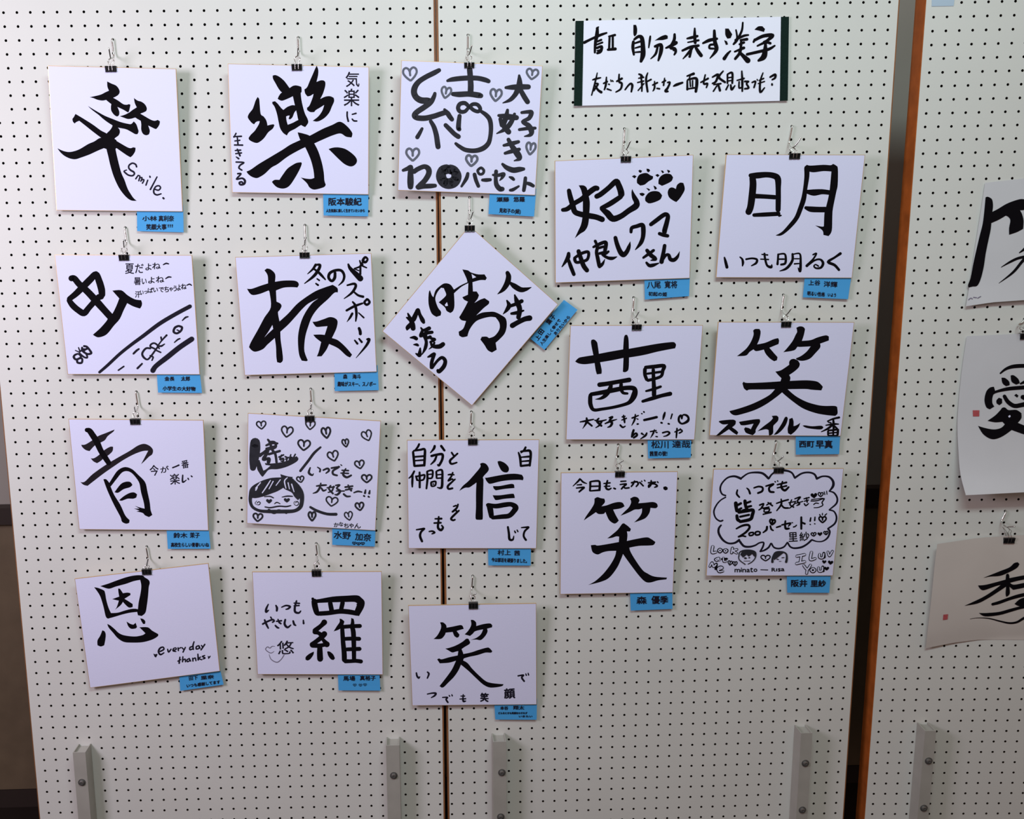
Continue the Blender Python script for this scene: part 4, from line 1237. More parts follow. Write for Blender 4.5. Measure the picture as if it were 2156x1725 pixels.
P 800,320 820,312 850,322 880,350 890,420 882,495 950,460 1050,400 1150,360 1230,340 1290,345 1350,330 1350,430 1270,470 1215,475 1240,520 1260,600 1255,700 1180,740 1085,772 1085,690 1100,600 1080,560 1045,540 960,590 870,630 860,720 830,860 800,1010 780,1150 750,1280 720,1360 690,1395 645,1400 595,1412 588,1380 620,1290 650,1130 690,950 730,780 765,640 785,480
S 990,1165,6 1100,1100,22 1200,1055,26 1330,1030,30
S 1330,1000,40 1240,1100,30 1130,1230,24 960,1360,4
S 1210,990,8 1265,950,26 1330,890,40
# pencil_note pencil
S 595,1560,8 620,1540,8 640,1550,8
S 655,1530,8 690,1535,8
S 705,1540,8 740,1520,8
%%p2
@ 1936,690,4.6636
# large_character ink
S 792,450,12 850,405,22 930,380,32 1060,375,34 1120,385,34
P 805,492 840,495 880,530 885,565 850,575 815,545
P 895,470 925,468 970,505 985,545 950,560 905,530
S 990,552,14 1060,520,34
P 730,580 742,620 860,585 1000,570 1120,560 1120,600 1000,608 860,620 745,645 718,680 715,740 735,775 690,802 655,780 638,710 655,630 690,590
P 755,715 780,688 810,700 812,740 785,762 758,745
S 830,668,30 870,730,36 930,768,38 1000,760,40 1080,740,44
P 930,665 950,650 972,668 960,688
S 1005,680,40 1050,690,50
P 668,915 740,865 790,815 812,788 840,785 875,810 950,808 1000,840 1000,890 965,935 1040,965 1130,990 1130,1080 1030,1050 905,1005 820,1065 740,1095 680,1085 620,1040 575,965 640,985 730,1000 800,985 838,950 815,925 740,930
# dry_streak card
P 870,870 890,858 895,875 880,885
# seal_stamp red
P 523,812 588,812 586,872 525,872
%%p3
@ 1936,1060,5.073
# large_character ink
P 680,797 760,765 860,725 960,685 1010,640 1050,630 1068,650 1040,690 960,735 860,775 760,782
P 625,878 700,872 800,848 920,815 925,760 945,750 958,770 960,800 1060,780 1200,755 1200,800 1060,825 965,850 1010,870 1120,850 1200,840 1200,880 1100,905 1000,925 960,890 965,960 945,990 925,998 920,960 925,890 850,940 740,1010 620,1070 480,1095 580,1050 700,990 820,910 870,870 800,890 690,928 650,915
S 775,1080,24 850,1060,28 960,1020,28 1060,990,32 1200,960,34
P 1015,1075 1080,1020 1200,990 1200,1130 1110,1110 1050,1095
P 635,1172 720,1172 850,1160 960,1130 1080,1100 1200,1080 1200,1110 1080,1130 960,1165 850,1195 700,1208
S 540,1235,3 620,1225,5 740,1230,8 860,1260,12 960,1280,16 1040,1270,18 1110,1230,22 1180,1200,24
# seal_stamp red
P 255,1190 305,1185 300,1240 250,1248
'''
CARDS = [('c01', 0, [(100.8, 138.3), (370.5, 145.0), (384.5, 445.5), (119, 443)], 'white card with a slanting black laugh character and the word Smile',
  (270, 440, 13.475, [(245, 100), (1560, 110), (1575, 665), (255, 630)], 'G 小林 400,200,810,340\nG 真利奈 860,190,1290,350\nG 笑顔大事 510,430,1080,590\nG !!! 1120,440,1260,520'),
  ((236.5, 80.3), (234, 123), (229.3, 100.6), (221.5, 245, 139.4, 151.6)), 'blue sticky name slip under the Smile card', 'black binder clip gripping the Smile card', 'silver wire hook holding up the Smile card'),
 ('c02', 0, [(479.7, 134.2), (776.9, 140.9), (776, 409.7), (488.9, 405.5)], 'white card with a huge bold character for ease and small vertical writing at both sides',
  (660, 390, 13.475, [(275, 290), (1560, 300), (1550, 885), (290, 860)], 'G 阪本駿紀 430,360,1360,575 0 0.55\nG 人生気楽に楽しく生きていたいから 360,675,1450,770'), ((627.7, 78.6), (626.8, 118), (627.7, 98.3), (614, 635.8, 135.4, 148.7)),
  'blue sticky name slip under the bold ease card, second in the top row', 'black binder clip gripping the bold ease card, second in the top row',
  'silver wire hook holding up the bold ease card, second in the top row'),
 ('c03', 1, [(845, 127), (1142.3, 138.7), (1126.9, 411.2), (837.5, 400.8)], 'white card in grey ink with small hearts and the number 120',
  (1010, 390, 13.475, [(280, 290), (1590, 310), (1540, 890), (250, 820)], 'G 瀬藤 480,340,830,470\nG 悠羅 960,330,1275,470\nG 見和子の(結) 555,665,1160,815 3'),
  ((986, 73.1), (986.8, 115.2), (993.5, 95.2), (977.3, 998.6, 131.5, 143.3)), 'blue sticky name slip under the grey 120 percent card', 'black binder clip gripping the grey 120 percent card',
  'silver wire hook holding up the grey 120 percent card'),
 ('c04', 1, [(1168.3, 338.7), (1459.7, 326.2), (1452.2, 585.8), (1169.2, 595.8)], 'white card with three black paw prints and a solid heart',
  (1340, 570, 7.656, [(130, 165), (860, 130), (845, 410), (135, 465)], 'G 八尾 172,178,390,285 -2\nG 寛将 455,165,655,280\nG 初起の姫 195,345,490,410 2'),
  ((1314.5, 272.2), (1317.1, 314.5), (1328.1, 295.4), (1307, 1328.4, 329, 341.7)), 'blue sticky name slip under the paw print card', 'black binder clip gripping the paw print card',
  'silver wire hook holding up the paw print card'),
 ('c05', 1, [(1529.2, 325.3), (1821.4, 326.2), (1793.9, 585.5), (1507.5, 584.5)], 'white card with the widely spaced bright character over a line of thin writing',
  (1670, 570, 7.656, [(185, 125), (935, 120), (880, 460), (155, 430)], 'G 上谷 248,155,435,235\nG 洋輝 495,175,710,265 3\nG 明るい性格 230,340,510,410 4\nG いよう 560,365,690,420 3'),
  ((1666.6, 264.7), (1667.3, 310.6), (1686.9, 289.3), (1661.8, 1684.4, 323.1, 334.9)), 'blue sticky name slip under the bright character card, upper right of the middle board',
  'black binder clip gripping the bright character card, upper right of the middle board', 'silver wire hook holding up the bright character card, upper right of the middle board'),
 ('c06', 0, [(115, 536.7), (403.9, 537.5), (420.6, 788.8), (142.6, 788.5)], 'white card with a tilted insect character, a drawn road and a small bee',
  (310, 770, 7.656, [(155, 150), (850, 150), (885, 440), (175, 435)], 'G 金長 280,178,435,245\nG 太郎 545,175,685,245\nG 小学生の大好物 250,335,775,405 1'),
  ((263.5, 479.1), (261.7, 520.2), (260, 505.2), (250, 271.2, 536.5, 548.7)), 'blue sticky name slip under the insect card with the drawn road', 'black binder clip gripping the insect card with the drawn road',
  'silver wire hook holding up the insect card with the drawn road'),
 ('c07', 0, [(495, 541.7), (781.4, 533.3), (793.1, 783), (515, 790.5)], 'white card with the board character, dry brush streaks and winter sport writing',
  (680, 770, 7.656, [(185, 120), (885, 105), (900, 395), (190, 410)], 'G 森 325,140,390,212\nG 海斗 475,140,610,212\nG 趣味がスキー、スノボー 235,258,850,335'),
  ((641.8, 474.8), (641.3, 515.6), (642.5, 503.0), (630.8, 651.6, 531.7, 543.7)), 'blue sticky name slip under the winter sport card', 'black binder clip gripping the winter sport card',
  'silver wire hook holding up the winter sport card'),
 ('c08', 1, [(988.5, 475.6), (1175, 641.1), (993.6, 854.3), (804.9, 697.6)], 'white card hung cornerwise like a diamond with flowing fair-weather calligraphy',
  (1090, 630, 13.475, [(1180, 175), (1570, 460), (760, 1440), (360, 1120)],
   'G 上 495,1030,640,1150 -53\nG 田 595,860,735,1000 -53\nG 葉 815,560,960,710 -53\nG 子 930,440,1065,580 -53\nG 人生楽しく幸せで 480,885,1370,985 -53\nG ありたいから 925,700,1580,790 -51'),
  ((988.6, 417.4), (990, 460.3), (996.4, 444.6), (978.4, 999.6, 474.8, 488.1)), 'blue sticky name slip under the diamond-hung card', 'black binder clip gripping the diamond-hung card',
  'silver wire hook holding up the diamond-hung card'),
 ('c09', 1, [(1200.9, 685.4), (1479.7, 685), (1462.2, 926.1), (1191.7, 926.1)], 'white card with a wide cross-stroke madder and village character above cheering kana',
  (1340, 910, 7.656, [(180, 125), (885, 125), (875, 410), (190, 425)], 'G 松川 240,140,515,262\nG 達哉 580,140,865,252\nG 茜里の彼! 215,308,495,385 -1 0.4'),
  ((1332.7, 626.6), (1336.5, 668), (1345.5, 655.5), (1330.3, 1350.6, 683.7, 695.7)), 'blue sticky name slip under the card whose character has a long crossed bar',
  'black binder clip gripping the card whose character has a long crossed bar', 'silver wire hook holding up the card whose character has a long crossed bar'),
 ('c10', 1, [(1512.2, 678.3), (1798.6, 678.7), (1770.2, 918.3), (1493.8, 917.1)], 'white card with a heavy laugh character and thick katakana along its lower edge',
  (1650, 900, 7.656, [(195, 155), (910, 150), (890, 430), (195, 440)], 'G 西町 250,222,490,322 0 0.6\nG 早真 520,210,785,335 0 0.6'), ((1647.6, 621.1), (1652.3, 663), (1667.3, 647.9), (1644.8, 1665.6, 677.5, 689)),
  'blue sticky name slip under the laugh card with thick katakana', 'black binder clip gripping the laugh card with thick katakana', 'silver wire hook holding up the laugh card with thick katakana'),
 ('c11', 0, [(144.2, 882.5), (428, 885), (438.9, 1117.1), (166.7, 1115.1)], 'white card with the dark grey blue-green character and small writing right of it',
  (330, 1090, 7.656, [(160, 210), (840, 215), (870, 500), (180, 505)], 'G 鈴木 270,245,490,330\nG 茉子 535,242,690,328\nG 高校生らしい青春いいね 230,405,840,475'), ((287.3, 824.5), (286, 867), (282.8, 856), (273.8, 295, 882.1, 894.1)),
  'blue sticky name slip under the blue-green character card, third in the left column', 'black binder clip gripping the blue-green character card, third in the left column',
  'silver wire hook holding up the blue-green character card, third in the left column'),
 ('c12', 0, [(521.9, 870.2), (801.6, 886.5), (790.5, 1117.3), (519.6, 1102.2)], 'white card full of outlined hearts with a drawn boyish face',
  (680, 1090, 7.656, [(150, 180), (845, 215), (835, 465), (150, 440)], 'G 水野 175,225,445,345 3\nG 加奈 520,255,775,375 4\nH 503,415,56,42,0,7\nH 572,424,56,40,0,7\nH 640,420,56,40,0,7'),
  ((654.7, 819.8), (654.3, 861), (655, 851), (641.8, 662.1, 876.1, 888)), 'blue sticky name slip under the heart-covered card with the drawn face', 'black binder clip gripping the heart-covered card with the drawn face',
  'silver wire hook holding up the heart-covered card with the drawn face'),
 ('c13', 1, [(856.9, 927), (1135.2, 925.8), (1129.3, 1155.1), (859.6, 1155.1)], 'white card with the large trust character and scattered small writing in its corners',
  (1010, 1130, 7.656, [(135, 205), (825, 200), (820, 465), (140, 465)], 'G 村上 290,215,500,300\nG 茜 558,225,645,305\nG 今は部活を頑張りました。 190,350,760,418 2'),
  ((992.3, 868.2), (992, 907.5), (999, 899), (985.3, 1005.3, 924.3, 936.9)), 'blue sticky name slip under the trust character card', 'black binder clip gripping the trust character card',
  'silver wire hook holding up the trust character card'),
 ('c14', 1, [(1181.1, 995.7), (1426.8, 993.2), (1416.9, 1247.7), (1179.4, 1251.6)], 'tall white card with a bold laugh character under one line of small writing',
  (1300, 1220, 7.656, [(205, 240), (885, 225), (885, 475), (215, 505)], 'G 森 310,280,470,398 0 0.6\nG 優季 550,270,815,395 0 0.6'), ((1300.2, 936.3), (1301, 976), (1312, 970), (1295.1, 1315.2, 993.2, 1004.6)),
  'blue sticky name slip under the tall laugh card', 'black binder clip gripping the tall laugh card', 'silver wire hook holding up the tall laugh card'),
 ('c15', 1, [(1502.3, 988.1), (1776.1, 986.6), (1753.8, 1212.5), (1486.7, 1212.8)], 'white card with a cloud-shaped speech bubble and two small portraits',
  (1630, 1190, 7.656, [(205, 185), (910, 180), (885, 445), (210, 445)], 'G 阪井 275,240,530,350 0 0.6\nG 里紗 590,245,830,350 0 0.6'), ((1632.5, 929.6), (1634.8, 970.2), (1649.3, 961.5), (1629, 1650.3, 985.3, 996.5)),
  'blue sticky name slip under the speech bubble card', 'black binder clip gripping the speech bubble card', 'silver wire hook holding up the speech bubble card'),
 ('c16', 0, [(157.1, 1219.1), (438.6, 1186.6), (463, 1413.4), (189.4, 1448.9)], 'white card hanging crooked with the gratitude character and the words everyday thanks',
  (360, 1380, 7.656, [(135, 350), (805, 285), (850, 470), (150, 575)], 'G 田下 290,335,430,400 -6\nG 里奈 480,325,690,385 -6\nG いつも感謝してます 250,435,790,490 -7'),
  ((310.6, 1150.6), (307.6, 1190), (312, 1176), (298.8, 318.6, 1198.7, 1210.2)), 'blue sticky name slip under the crooked everyday thanks card', 'black binder clip gripping the crooked everyday thanks card',
  'silver wire hook holding up the crooked everyday thanks card'),
 ('c17', 0, [(530.9, 1204.5), (803.3, 1203.7), (806.2, 1420.8), (542, 1420.3)], 'white card with the tall net-over-thread character and faint pencil hearts',
  (690, 1390, 7.656, [(165, 245), (835, 240), (850, 490), (175, 490)], 'G 馬場 250,260,440,335\nG 真裕子 520,255,770,328\nH 435,405,50,38,0,6\nH 527,407,50,38,0,6\nH 600,400,50,36,0,6'),
  ((666.8, 1144.3), (667, 1183), (669.5, 1180), (656.3, 676.1, 1201.1, 1213.7)), 'blue sticky name slip under the net-over-thread character card', 'black binder clip gripping the net-over-thread character card',
  'silver wire hook holding up the net-over-thread character card'),
 ('c18', 1, [(859.5, 1275.4), (1129.1, 1270.8), (1129.8, 1483.7), (867.8, 1486.2)], 'lowest white card, laugh character above small kana spread in an arc',
  (1020, 1450, 7.656, [(160, 265), (845, 260), (840, 500), (175, 500)], 'G 本谷 255,288,380,345\nG 翔太 465,280,640,340\nG どんなときも笑顔をわすれず 225,380,690,415\nG いきたい 555,435,770,465'),
  ((995, 1213), (994, 1253), (1002.5, 1250), (986.8, 1006.4, 1269.6, 1282)), 'blue sticky name slip under the lowest laugh card on the seam', 'black binder clip gripping the lowest laugh card on the seam',
  'silver wire hook holding up the lowest laugh card on the seam')]

# ---------------------------------------------------------------- ink: strokes, filled shapes, glyphs, hearts
_gl = {}
def glyph(txt, wt):
    key = (txt, wt)
    if key not in _gl:
        c = bpy.data.curves.new('glyph', 'FONT'); c.body = txt; c.resolution_u = 2; c.offset = wt; c.size = 1
        o = bpy.data.objects.new('glyph', c); C.objects.link(o)
        bpy.context.view_layer.update()
        me = bpy.data.meshes.new_from_object(o.evaluated_get(bpy.context.evaluated_depsgraph_get()))
        vs = [(v.co.x, v.co.y) for v in me.vertices]; fs = [tuple(p.vertices) for p in me.polygons]
        bpy.data.objects.remove(o); bpy.data.curves.remove(c); bpy.data.meshes.remove(me)
        x0 = min(v[0] for v in vs); x1 = max(v[0] for v in vs); y0 = min(v[1] for v in vs); y1 = max(v[1] for v in vs)
        _gl[key] = ([((x-x0)/max(x1-x0,1e-6)-0.5, 0.5-(y-y0)/max(y1-y0,1e-6)) for x, y in vs], fs)
    return _gl[key]

HEART = [(0,-0.22),(0.10,-0.40),(0.28,-0.50),(0.46,-0.38),(0.50,-0.12),(0.36,0.14),(0.18,0.34),(0,0.50),
         (-0.18,0.34),(-0.36,0.14),(-0.50,-0.12),(-0.46,-0.38),(-0.28,-0.50),(-0.10,-0.40)]

class Ink:
    def __init__(s, proj, ox, oy, sc_, lift):
        s.proj, s.ox, s.oy, s.k, s.lift, s.mb = proj, ox, oy, sc_, lift, MB()
    def w(s, x, y): return s.proj(s.ox + x/s.k, s.oy + y/s.k, s.lift)
    def emit(s, pts, faces): s.mb.add([s.w(*p) for p in pts], faces); s.lift += 0.0025
    def stroke(s, pts, closed=False):
        if len(pts) < 2: return
        pts = [(p[0], p[1], p[2]*1.09+(2.6*s.k/6 if 6 < p[2] < 34 else 0)) for p in pts]
        if not closed:                                 # pull thick round ends back a little
            for i, j in ((0, 1), (-1, -2)):
                a, b = pts[i], pts[j]; d = math.hypot(b[0]-a[0], b[1]-a[1])
                if a[2] > 14 and d > a[2]*0.6: q = 0.22*a[2]/d; pts[i] = (a[0]+(b[0]-a[0])*q, a[1]+(b[1]-a[1])*q, a[2])
        cp = crom(pts, 5, closed); n = len(cp); L, R = [], []
        for i, (x, y, wd) in enumerate(cp):
            a = cp[i-1] if (i > 0 or closed) else cp[0]; b = cp[(i+1) % n] if (i < n-1 or closed) else cp[-1]
            dx, dy = b[0]-a[0], b[1]-a[1]; d = math.hypot(dx, dy) or 1; nx, ny = -dy/d*max(wd,1)/2, dx/d*max(wd,1)/2
            L.append((x+nx, y+ny)); R.append((x-nx, y-ny))
        f = [(i, (i+1) % n, n+(i+1) % n, n+i) for i in range(n if closed else n-1)]
        s.emit(L+R, f)
        disc, df = [], []
        for (x, y, wd) in (pts if len(pts) > 2 else [pts[0], pts[-1]]):
            if wd < 5: continue
            m = 12; b0 = len(disc); disc += [(x+wd/2*math.cos(2*math.pi*k/m), y+wd/2*math.sin(2*math.pi*k/m)) for k in range(m)]
            df.append(tuple(range(b0, b0+m)))
        if disc: s.emit(disc, df)
    def poly(s, pts):
        N = len(pts); out = []
        def corner(i):
            a, b, c = pts[i-1], pts[i], pts[(i+1) % N]
            v1 = (b[0]-a[0], b[1]-a[1]); v2 = (c[0]-b[0], c[1]-b[1])
            ang = abs(math.atan2(v1[0]*v2[1]-v1[1]*v2[0], v1[0]*v2[0]+v1[1]*v2[1]))
            return ang > math.radians(50)
        cs = [corner(i) for i in range(N)]
        for i in range(N):
            p1, p2 = pts[i], pts[(i+1) % N]
            p0 = p1 if cs[i] else pts[i-1]; p3 = p2 if cs[(i+1) % N] else pts[(i+2) % N]
            for k in range(4):
                t = k/4
                out.append(tuple(0.5*((2*b)+(c-a)*t+(2*a-5*b+4*c-d)*t*t+(3*b-a-3*c+d)*t**3) for a, b, c, d in zip(p0, p1, p2, p3)))
        tris = tessellate_polygon([[Vector((x, y, 0)) for x, y in out]])
        s.emit(out, [tuple(t) for t in tris])
    def glyph(s, txt, x0, y0, x1, y1, rot=0, wt=0.0):
        vs, fs = glyph(txt, 0.0); cx, cy, w_, h_ = (x0+x1)/2, (y0+y1)/2, x1-x0, y1-y0
        c, sn = math.cos(math.radians(rot)), math.sin(math.radians(rot))
        for k in range(4 if wt else 1):                # bolder writing: the same glyph again, a hair to each side
            a_, b_ = (wt*math.cos(k*math.pi/2+0.6), wt*math.sin(k*math.pi/2+0.6)) if wt else (0, 0)
            s.emit([(cx + a_ + u*w_*c - v*h_*sn, cy + b_ + u*w_*sn + v*h_*c) for u, v in vs], fs)
    def heart(s, cx, cy, w_, h_, rot, pen, solid=False):
        c, sn = math.cos(math.radians(rot)), math.sin(math.radians(rot))
        tr = lambda u, v: (cx + u*w_*c - v*h_*sn, cy + u*w_*sn + v*h_*c)
        if solid: s.poly([tr(u, v) for u, v in HEART]); return
        hp = [tr(u, v)+(pen,) for u, v in HEART]
        s.stroke([tr(0, 0.12)+(pen,), tr(0, -0.2)+(pen,)] + hp[1:8])
        s.stroke(hp[7:] + [tr(-0.01, -0.2)+(pen,)])

def ink_parts(text, proj, parent):
    org = (0, 0, 1); ink = None; part = None; li = 0.12; out = []
    def flush():
        if ink and ink.mb.v: out.append(ink.mb.build(part[0], M[part[1]], parent))
    for ln in text.strip().split('\n'):
        ln = ln.strip()
        if not ln: continue
        k, rest = ln[0], ln[1:].strip()
        if k == '@': org = tuple(float(v) for v in rest.split(','))
        elif k == '#':
            flush(); a = rest.split(); part = (a[0], a[1])
            if ink: li = ink.lift + 0.05
            ink = Ink(proj, org[0], org[1], org[2], li)
        elif k in 'SP':
            pts = [tuple(float(v) for v in t.split(',')) for t in rest.split()]
            ink.stroke(pts) if k == 'S' else ink.poly(pts)
        elif k == 'G':
            a = rest.split(); b = [float(v) for v in a[1].split(',')]
            ink.glyph(a[0].replace('_', ' '), *b, float(a[2]) if len(a) > 2 else 0, (float(a[3]) if len(a) > 3 else 0.35)*org[2])
        elif k in 'HD':
            b = [float(v) for v in rest.split(',')]
            hk = Ink(proj, org[0], org[1], org[2], ink.lift); ink.lift += 0.01     # every heart is a part of its own
            if k == 'D': hk.heart(*b, 0, True)
            else: hk.heart(*b)
            out.append(hk.mb.build('heart', M[part[1]], parent))
    flush()
    return out

SECT = {}
for blk in DATA.split('%%'):
    blk = blk.strip()
    if blk: nm, tx = blk.split('\n', 1); SECT[nm.strip()] = tx

# ---------------------------------------------------------------- cards, their name slips, clips and hooks
def clip_and_hook(pan, hole, ub, tip, clip, depth, lab_c, lab_h, grp=True):
    """hole, ub (bottom of the U), tip: pixels; clip: (x0, x1, ytop, ybot) pixels"""
    h = at(pan, *hole); col, row = round(h.x/25), round(h.y/25)
    hx, hy = (col*25, row*25) if pan != 2 or True else (h.x, h.y)
    u = at(pan, *ub, 24.0); tp = at(pan, *tip, 38.0)
    yu = u.y
    def lat(z): return hx + (u.x-hx)*min(1, z/24.0) if z <= 24 else u.x + (tp.x-u.x)*(z-13)/17
    pts = [(hx, hy-0.6, -9), (hx, hy-0.6, 1.0), (hx+(u.x-hx)*0.1, hy+0.6, 3.2), (hx+(u.x-hx)*0.2, hy+4, 4.4),
           (hx+(u.x-hx)*0.7, hy+0.72*(yu-hy), 4.6), (hx+(u.x-hx)*0.9, hy+0.88*(yu-hy), 9.5), (u.x, yu-2.2, 17), (u.x, yu, 24),
           (u.x+(tp.x-u.x)*0.35, yu-2.6, 30), (tp.x, tp.y, 38)]
    cp = crom(pts, 4)
    mb = MB(); mb.tube([P(pan, *q) for q in cp], 1.35/1000, 10)
    hk = mb.build('pegboard_hook', M['steel'], None, True, origin=P(pan, hx, hy, 0))
    tagp(hk, lab_h, 'hook', 'wire hooks in the pegboards')
    x0, x1, y0, y1 = clip
    a = at(pan, x0, y0, depth); b = at(pan, x1, y0, depth); c = at(pan, (x0+x1)/2, y1, depth)
    cx, wd, yt, hh = (a.x+b.x)/2, b.x-a.x, a.y, c.y-a.y
    root = empty('binder_clip', P(pan, cx, yt, depth), label=lab_c, cat='binder clip', group='small black binder clips')
    zc = depth - 1.25
    prof = [(4.2, 0.0), (4.4, 0.9), (2.6, hh*0.62), (1.7, hh*0.9), (2.6, hh*0.93), (2.7, hh), (1.35, hh+0.2)]
    ring = [(zc+z, yt+y) for z, y in prof] + [(zc+0.9, yt+hh*0.5), (zc-0.9, yt+hh*0.5)] + [(zc-z, yt+y) for z, y in prof[::-1]]
    mb = MB(); n = len(ring)
    vs = [P(pan, x, y, z) for x in (cx-wd/2, cx+wd/2) for z, y in ring]
    fs = [(i, (i+1) % n, n+(i+1) % n, n+i) for i in range(n)]
    tr = tessellate_polygon([[Vector((z, y, 0)) for z, y in ring]])
    fs += [tuple(t) for t in tr] + [tuple(n+i for i in t[::-1]) for t in tr]
    mb.add(vs, fs)
    for sx in (-0.36, 0, 0.36):                        # rolled tubes along the front jaw
        mb.tube([P(pan, cx+(sx-0.13)*wd, yt+hh-0.6, zc+2.4), P(pan, cx+(sx+0.13)*wd, yt+hh-0.6, zc+2.4)], 0.0011, 8)
    mb.build('clip_body', M['clip'], root)
    top = yu + 1.4                                      # where the wire loops meet the hook
    for s in (1, -1):
        zt = max(zc + s*1.6, 6.0); zt = 0.5*zt + 0.5*(24+s*2)
        sh = (u.x - cx)*0.8
        loop = [(cx-3.2, yt+hh-0.6, zc+s*3.0), (cx-3.0, yt-0.5, zc+s*4.9), (cx-3.3+sh*0.2, yt-(yt-top)*0.35, zc+s*4.2),
                (cx-5.4+sh*0.6, yt-(yt-top)*0.68, zt+s*1.2), (cx-3.9+sh, yt-(yt-top)*0.93, zt), (cx+sh, top-1.2, zt),
                (cx+3.9+sh, yt-(yt-top)*0.93, zt), (cx+5.4+sh*0.6, yt-(yt-top)*0.68, zt+s*1.2), (cx+3.3+sh*0.2, yt-(yt-top)*0.35, zc+s*4.2),
                (cx+3.0, yt-0.5, zc+s*4.9), (cx+3.2, yt+hh-0.6, zc+s*3.0)]
        mb = MB(); mb.tube([P(pan, *q) for q in crom(loop, 4)], 0.0005, 6); mb.build('wire_handle', M['steel'], root, True)
    return root

def card(key, pan, q, label, tag, hook, tlabel, clabel, hlabel, DT=26.5, DB=10.0):
    ys = [at(pan, *p, 8).y for p in q]; yt, yb = min(ys), max(ys)
    b = (DB-DT)/(yb-yt); a = DT - b*yt
    c4 = [at(pan, *p, a, b) for p in q]                 # TL TR BR BL
    bm = (c4[2]+c4[3])/2
    root = empty('calligraphy_card', P(pan, *bm), label=label, cat='card', group='square calligraphy cards hung on the pegboards')
    cen = sum(c4, Vector())/4
    def grow(mm, dz): 
        out = []
        for i, v in enumerate(c4):
            e1 = (v - c4[(i+1) % 4]).normalized(); e2 = (v - c4[i-1]).normalized()
            out.append(P(pan, *(v + (e1+e2)*mm + Vector((0,0,dz)))))
        return out
    f, bk = grow(-0.4, 0), grow(-0.4, -0.8)
    mb = MB(); mb.hexa([f[0],f[3],f[2],f[1],bk[0],bk[3],bk[2],bk[1]]); mb.build('paper_face', M['card'], root)
    f, bk = grow(-0.6, -0.82), grow(-0.6, -2.4)
    mb = MB(); mb.hexa([f[0],f[3],f[2],f[1],bk[0],bk[3],bk[2],bk[1]]); mb.build('backing_board', M['back'], root)
    A, B_, D_ = grow(-0.75, 0.1), grow(0.15, 0.0), grow(0.15, -2.5)
    mb = MB(); mb.add(A+B_+D_, [(i, 4+i, 4+(i+1) % 4, (i+1) % 4) for i in range(4)] + [(4+i, 8+i, 8+(i+1) % 4, 4+(i+1) % 4) for i in range(4)])
    mb.build('gold_edge', M['gold'], root)
    proj = lambda px, py, lift: P(pan, *at(pan, px, py, a+lift, b))
    ink_parts(SECT[key], proj, root)
    if tag:
        ox, oy, k, tq, ink = tag
        tp = [(ox+x/k, oy+y/k) for x, y in tq]
        dtop, dbot = DB-3.0, DB-4.5
        T = [at(pan, *tp[0], dtop), at(pan, *tp[1], dtop), at(pan, *tp[2], dbot), at(pan, *tp[3], dbot)]
        up = (T[0]-T[3]).normalized()*14; up2 = (T[1]-T[2]).normalized()*14
        rows = [(T[0]+up+Vector((0,0,-0.1)), T[1]+up2+Vector((0,0,-0.1))), (T[0], T[1])]
        for t in (0.35, 0.7, 1.0):
            dz = Vector((0, 0, 1.2*t*t))
            rows.append((T[0].lerp(T[3], t)+dz*0.3, T[1].lerp(T[2], t)+dz))
        nn = 6; vs = []
        for l, r in rows: vs += [P(pan, *(l.lerp(r, i/nn))) for i in range(nn+1)]
        nv = len(vs); nrm = (P(pan, 0, 0, 1)-P(pan, 0, 0, 0))*0.12
        vs += [v - nrm for v in vs]
        fs = []
        for r in range(len(rows)-1):
            for i in range(nn):
                qd = (r*(nn+1)+i, (r+1)*(nn+1)+i, (r+1)*(nn+1)+i+1, r*(nn+1)+i+1); fs += [qd, tuple(nv+j for j in qd[::-1])]
        tr = empty('name_slip', P(pan, *((T[2]+T[3])/2)), label=tlabel, cat='sticky note', group='blue sticky name slips')
        meshobj('paper', vs, fs, M['tag'], tr)
        def tproj(px, py, lift):
            p = at(pan, px, py, dtop)
            t = max(0, min(1, (p.y-min(T[0].y, T[1].y))/max(1, max(T[2].y, T[3].y)-min(T[0].y, T[1].y))))
            s_ = max(0, min(1, (p.x-T[0].x)/max(1, T[1].x-T[0].x)))
            return P(pan, *at(pan, px, py, dtop+(dbot-dtop)*t+1.25*t*(0.3+0.7*s_)+0.45+lift))
        ink_parts('@ %g,%g,%g\n# handwriting pen\n%s' % (ox, oy, k, ink), tproj, tr)
    if hook:
        (hole, ub, tip, clip) = hook
        yc = at(pan, (clip[0]+clip[1])/2, (clip[2]+clip[3])/2, DT).y
        clip_and_hook(pan, hole, ub, tip, clip, a+b*yc+0.2, clabel, hlabel)
    return root

def Q(ox, oy, k, *p): return [(ox+x/k, oy+y/k) for x, y in p]
K = 13.475; K2 = 7.656
for spec in CARDS:
    card(*spec)

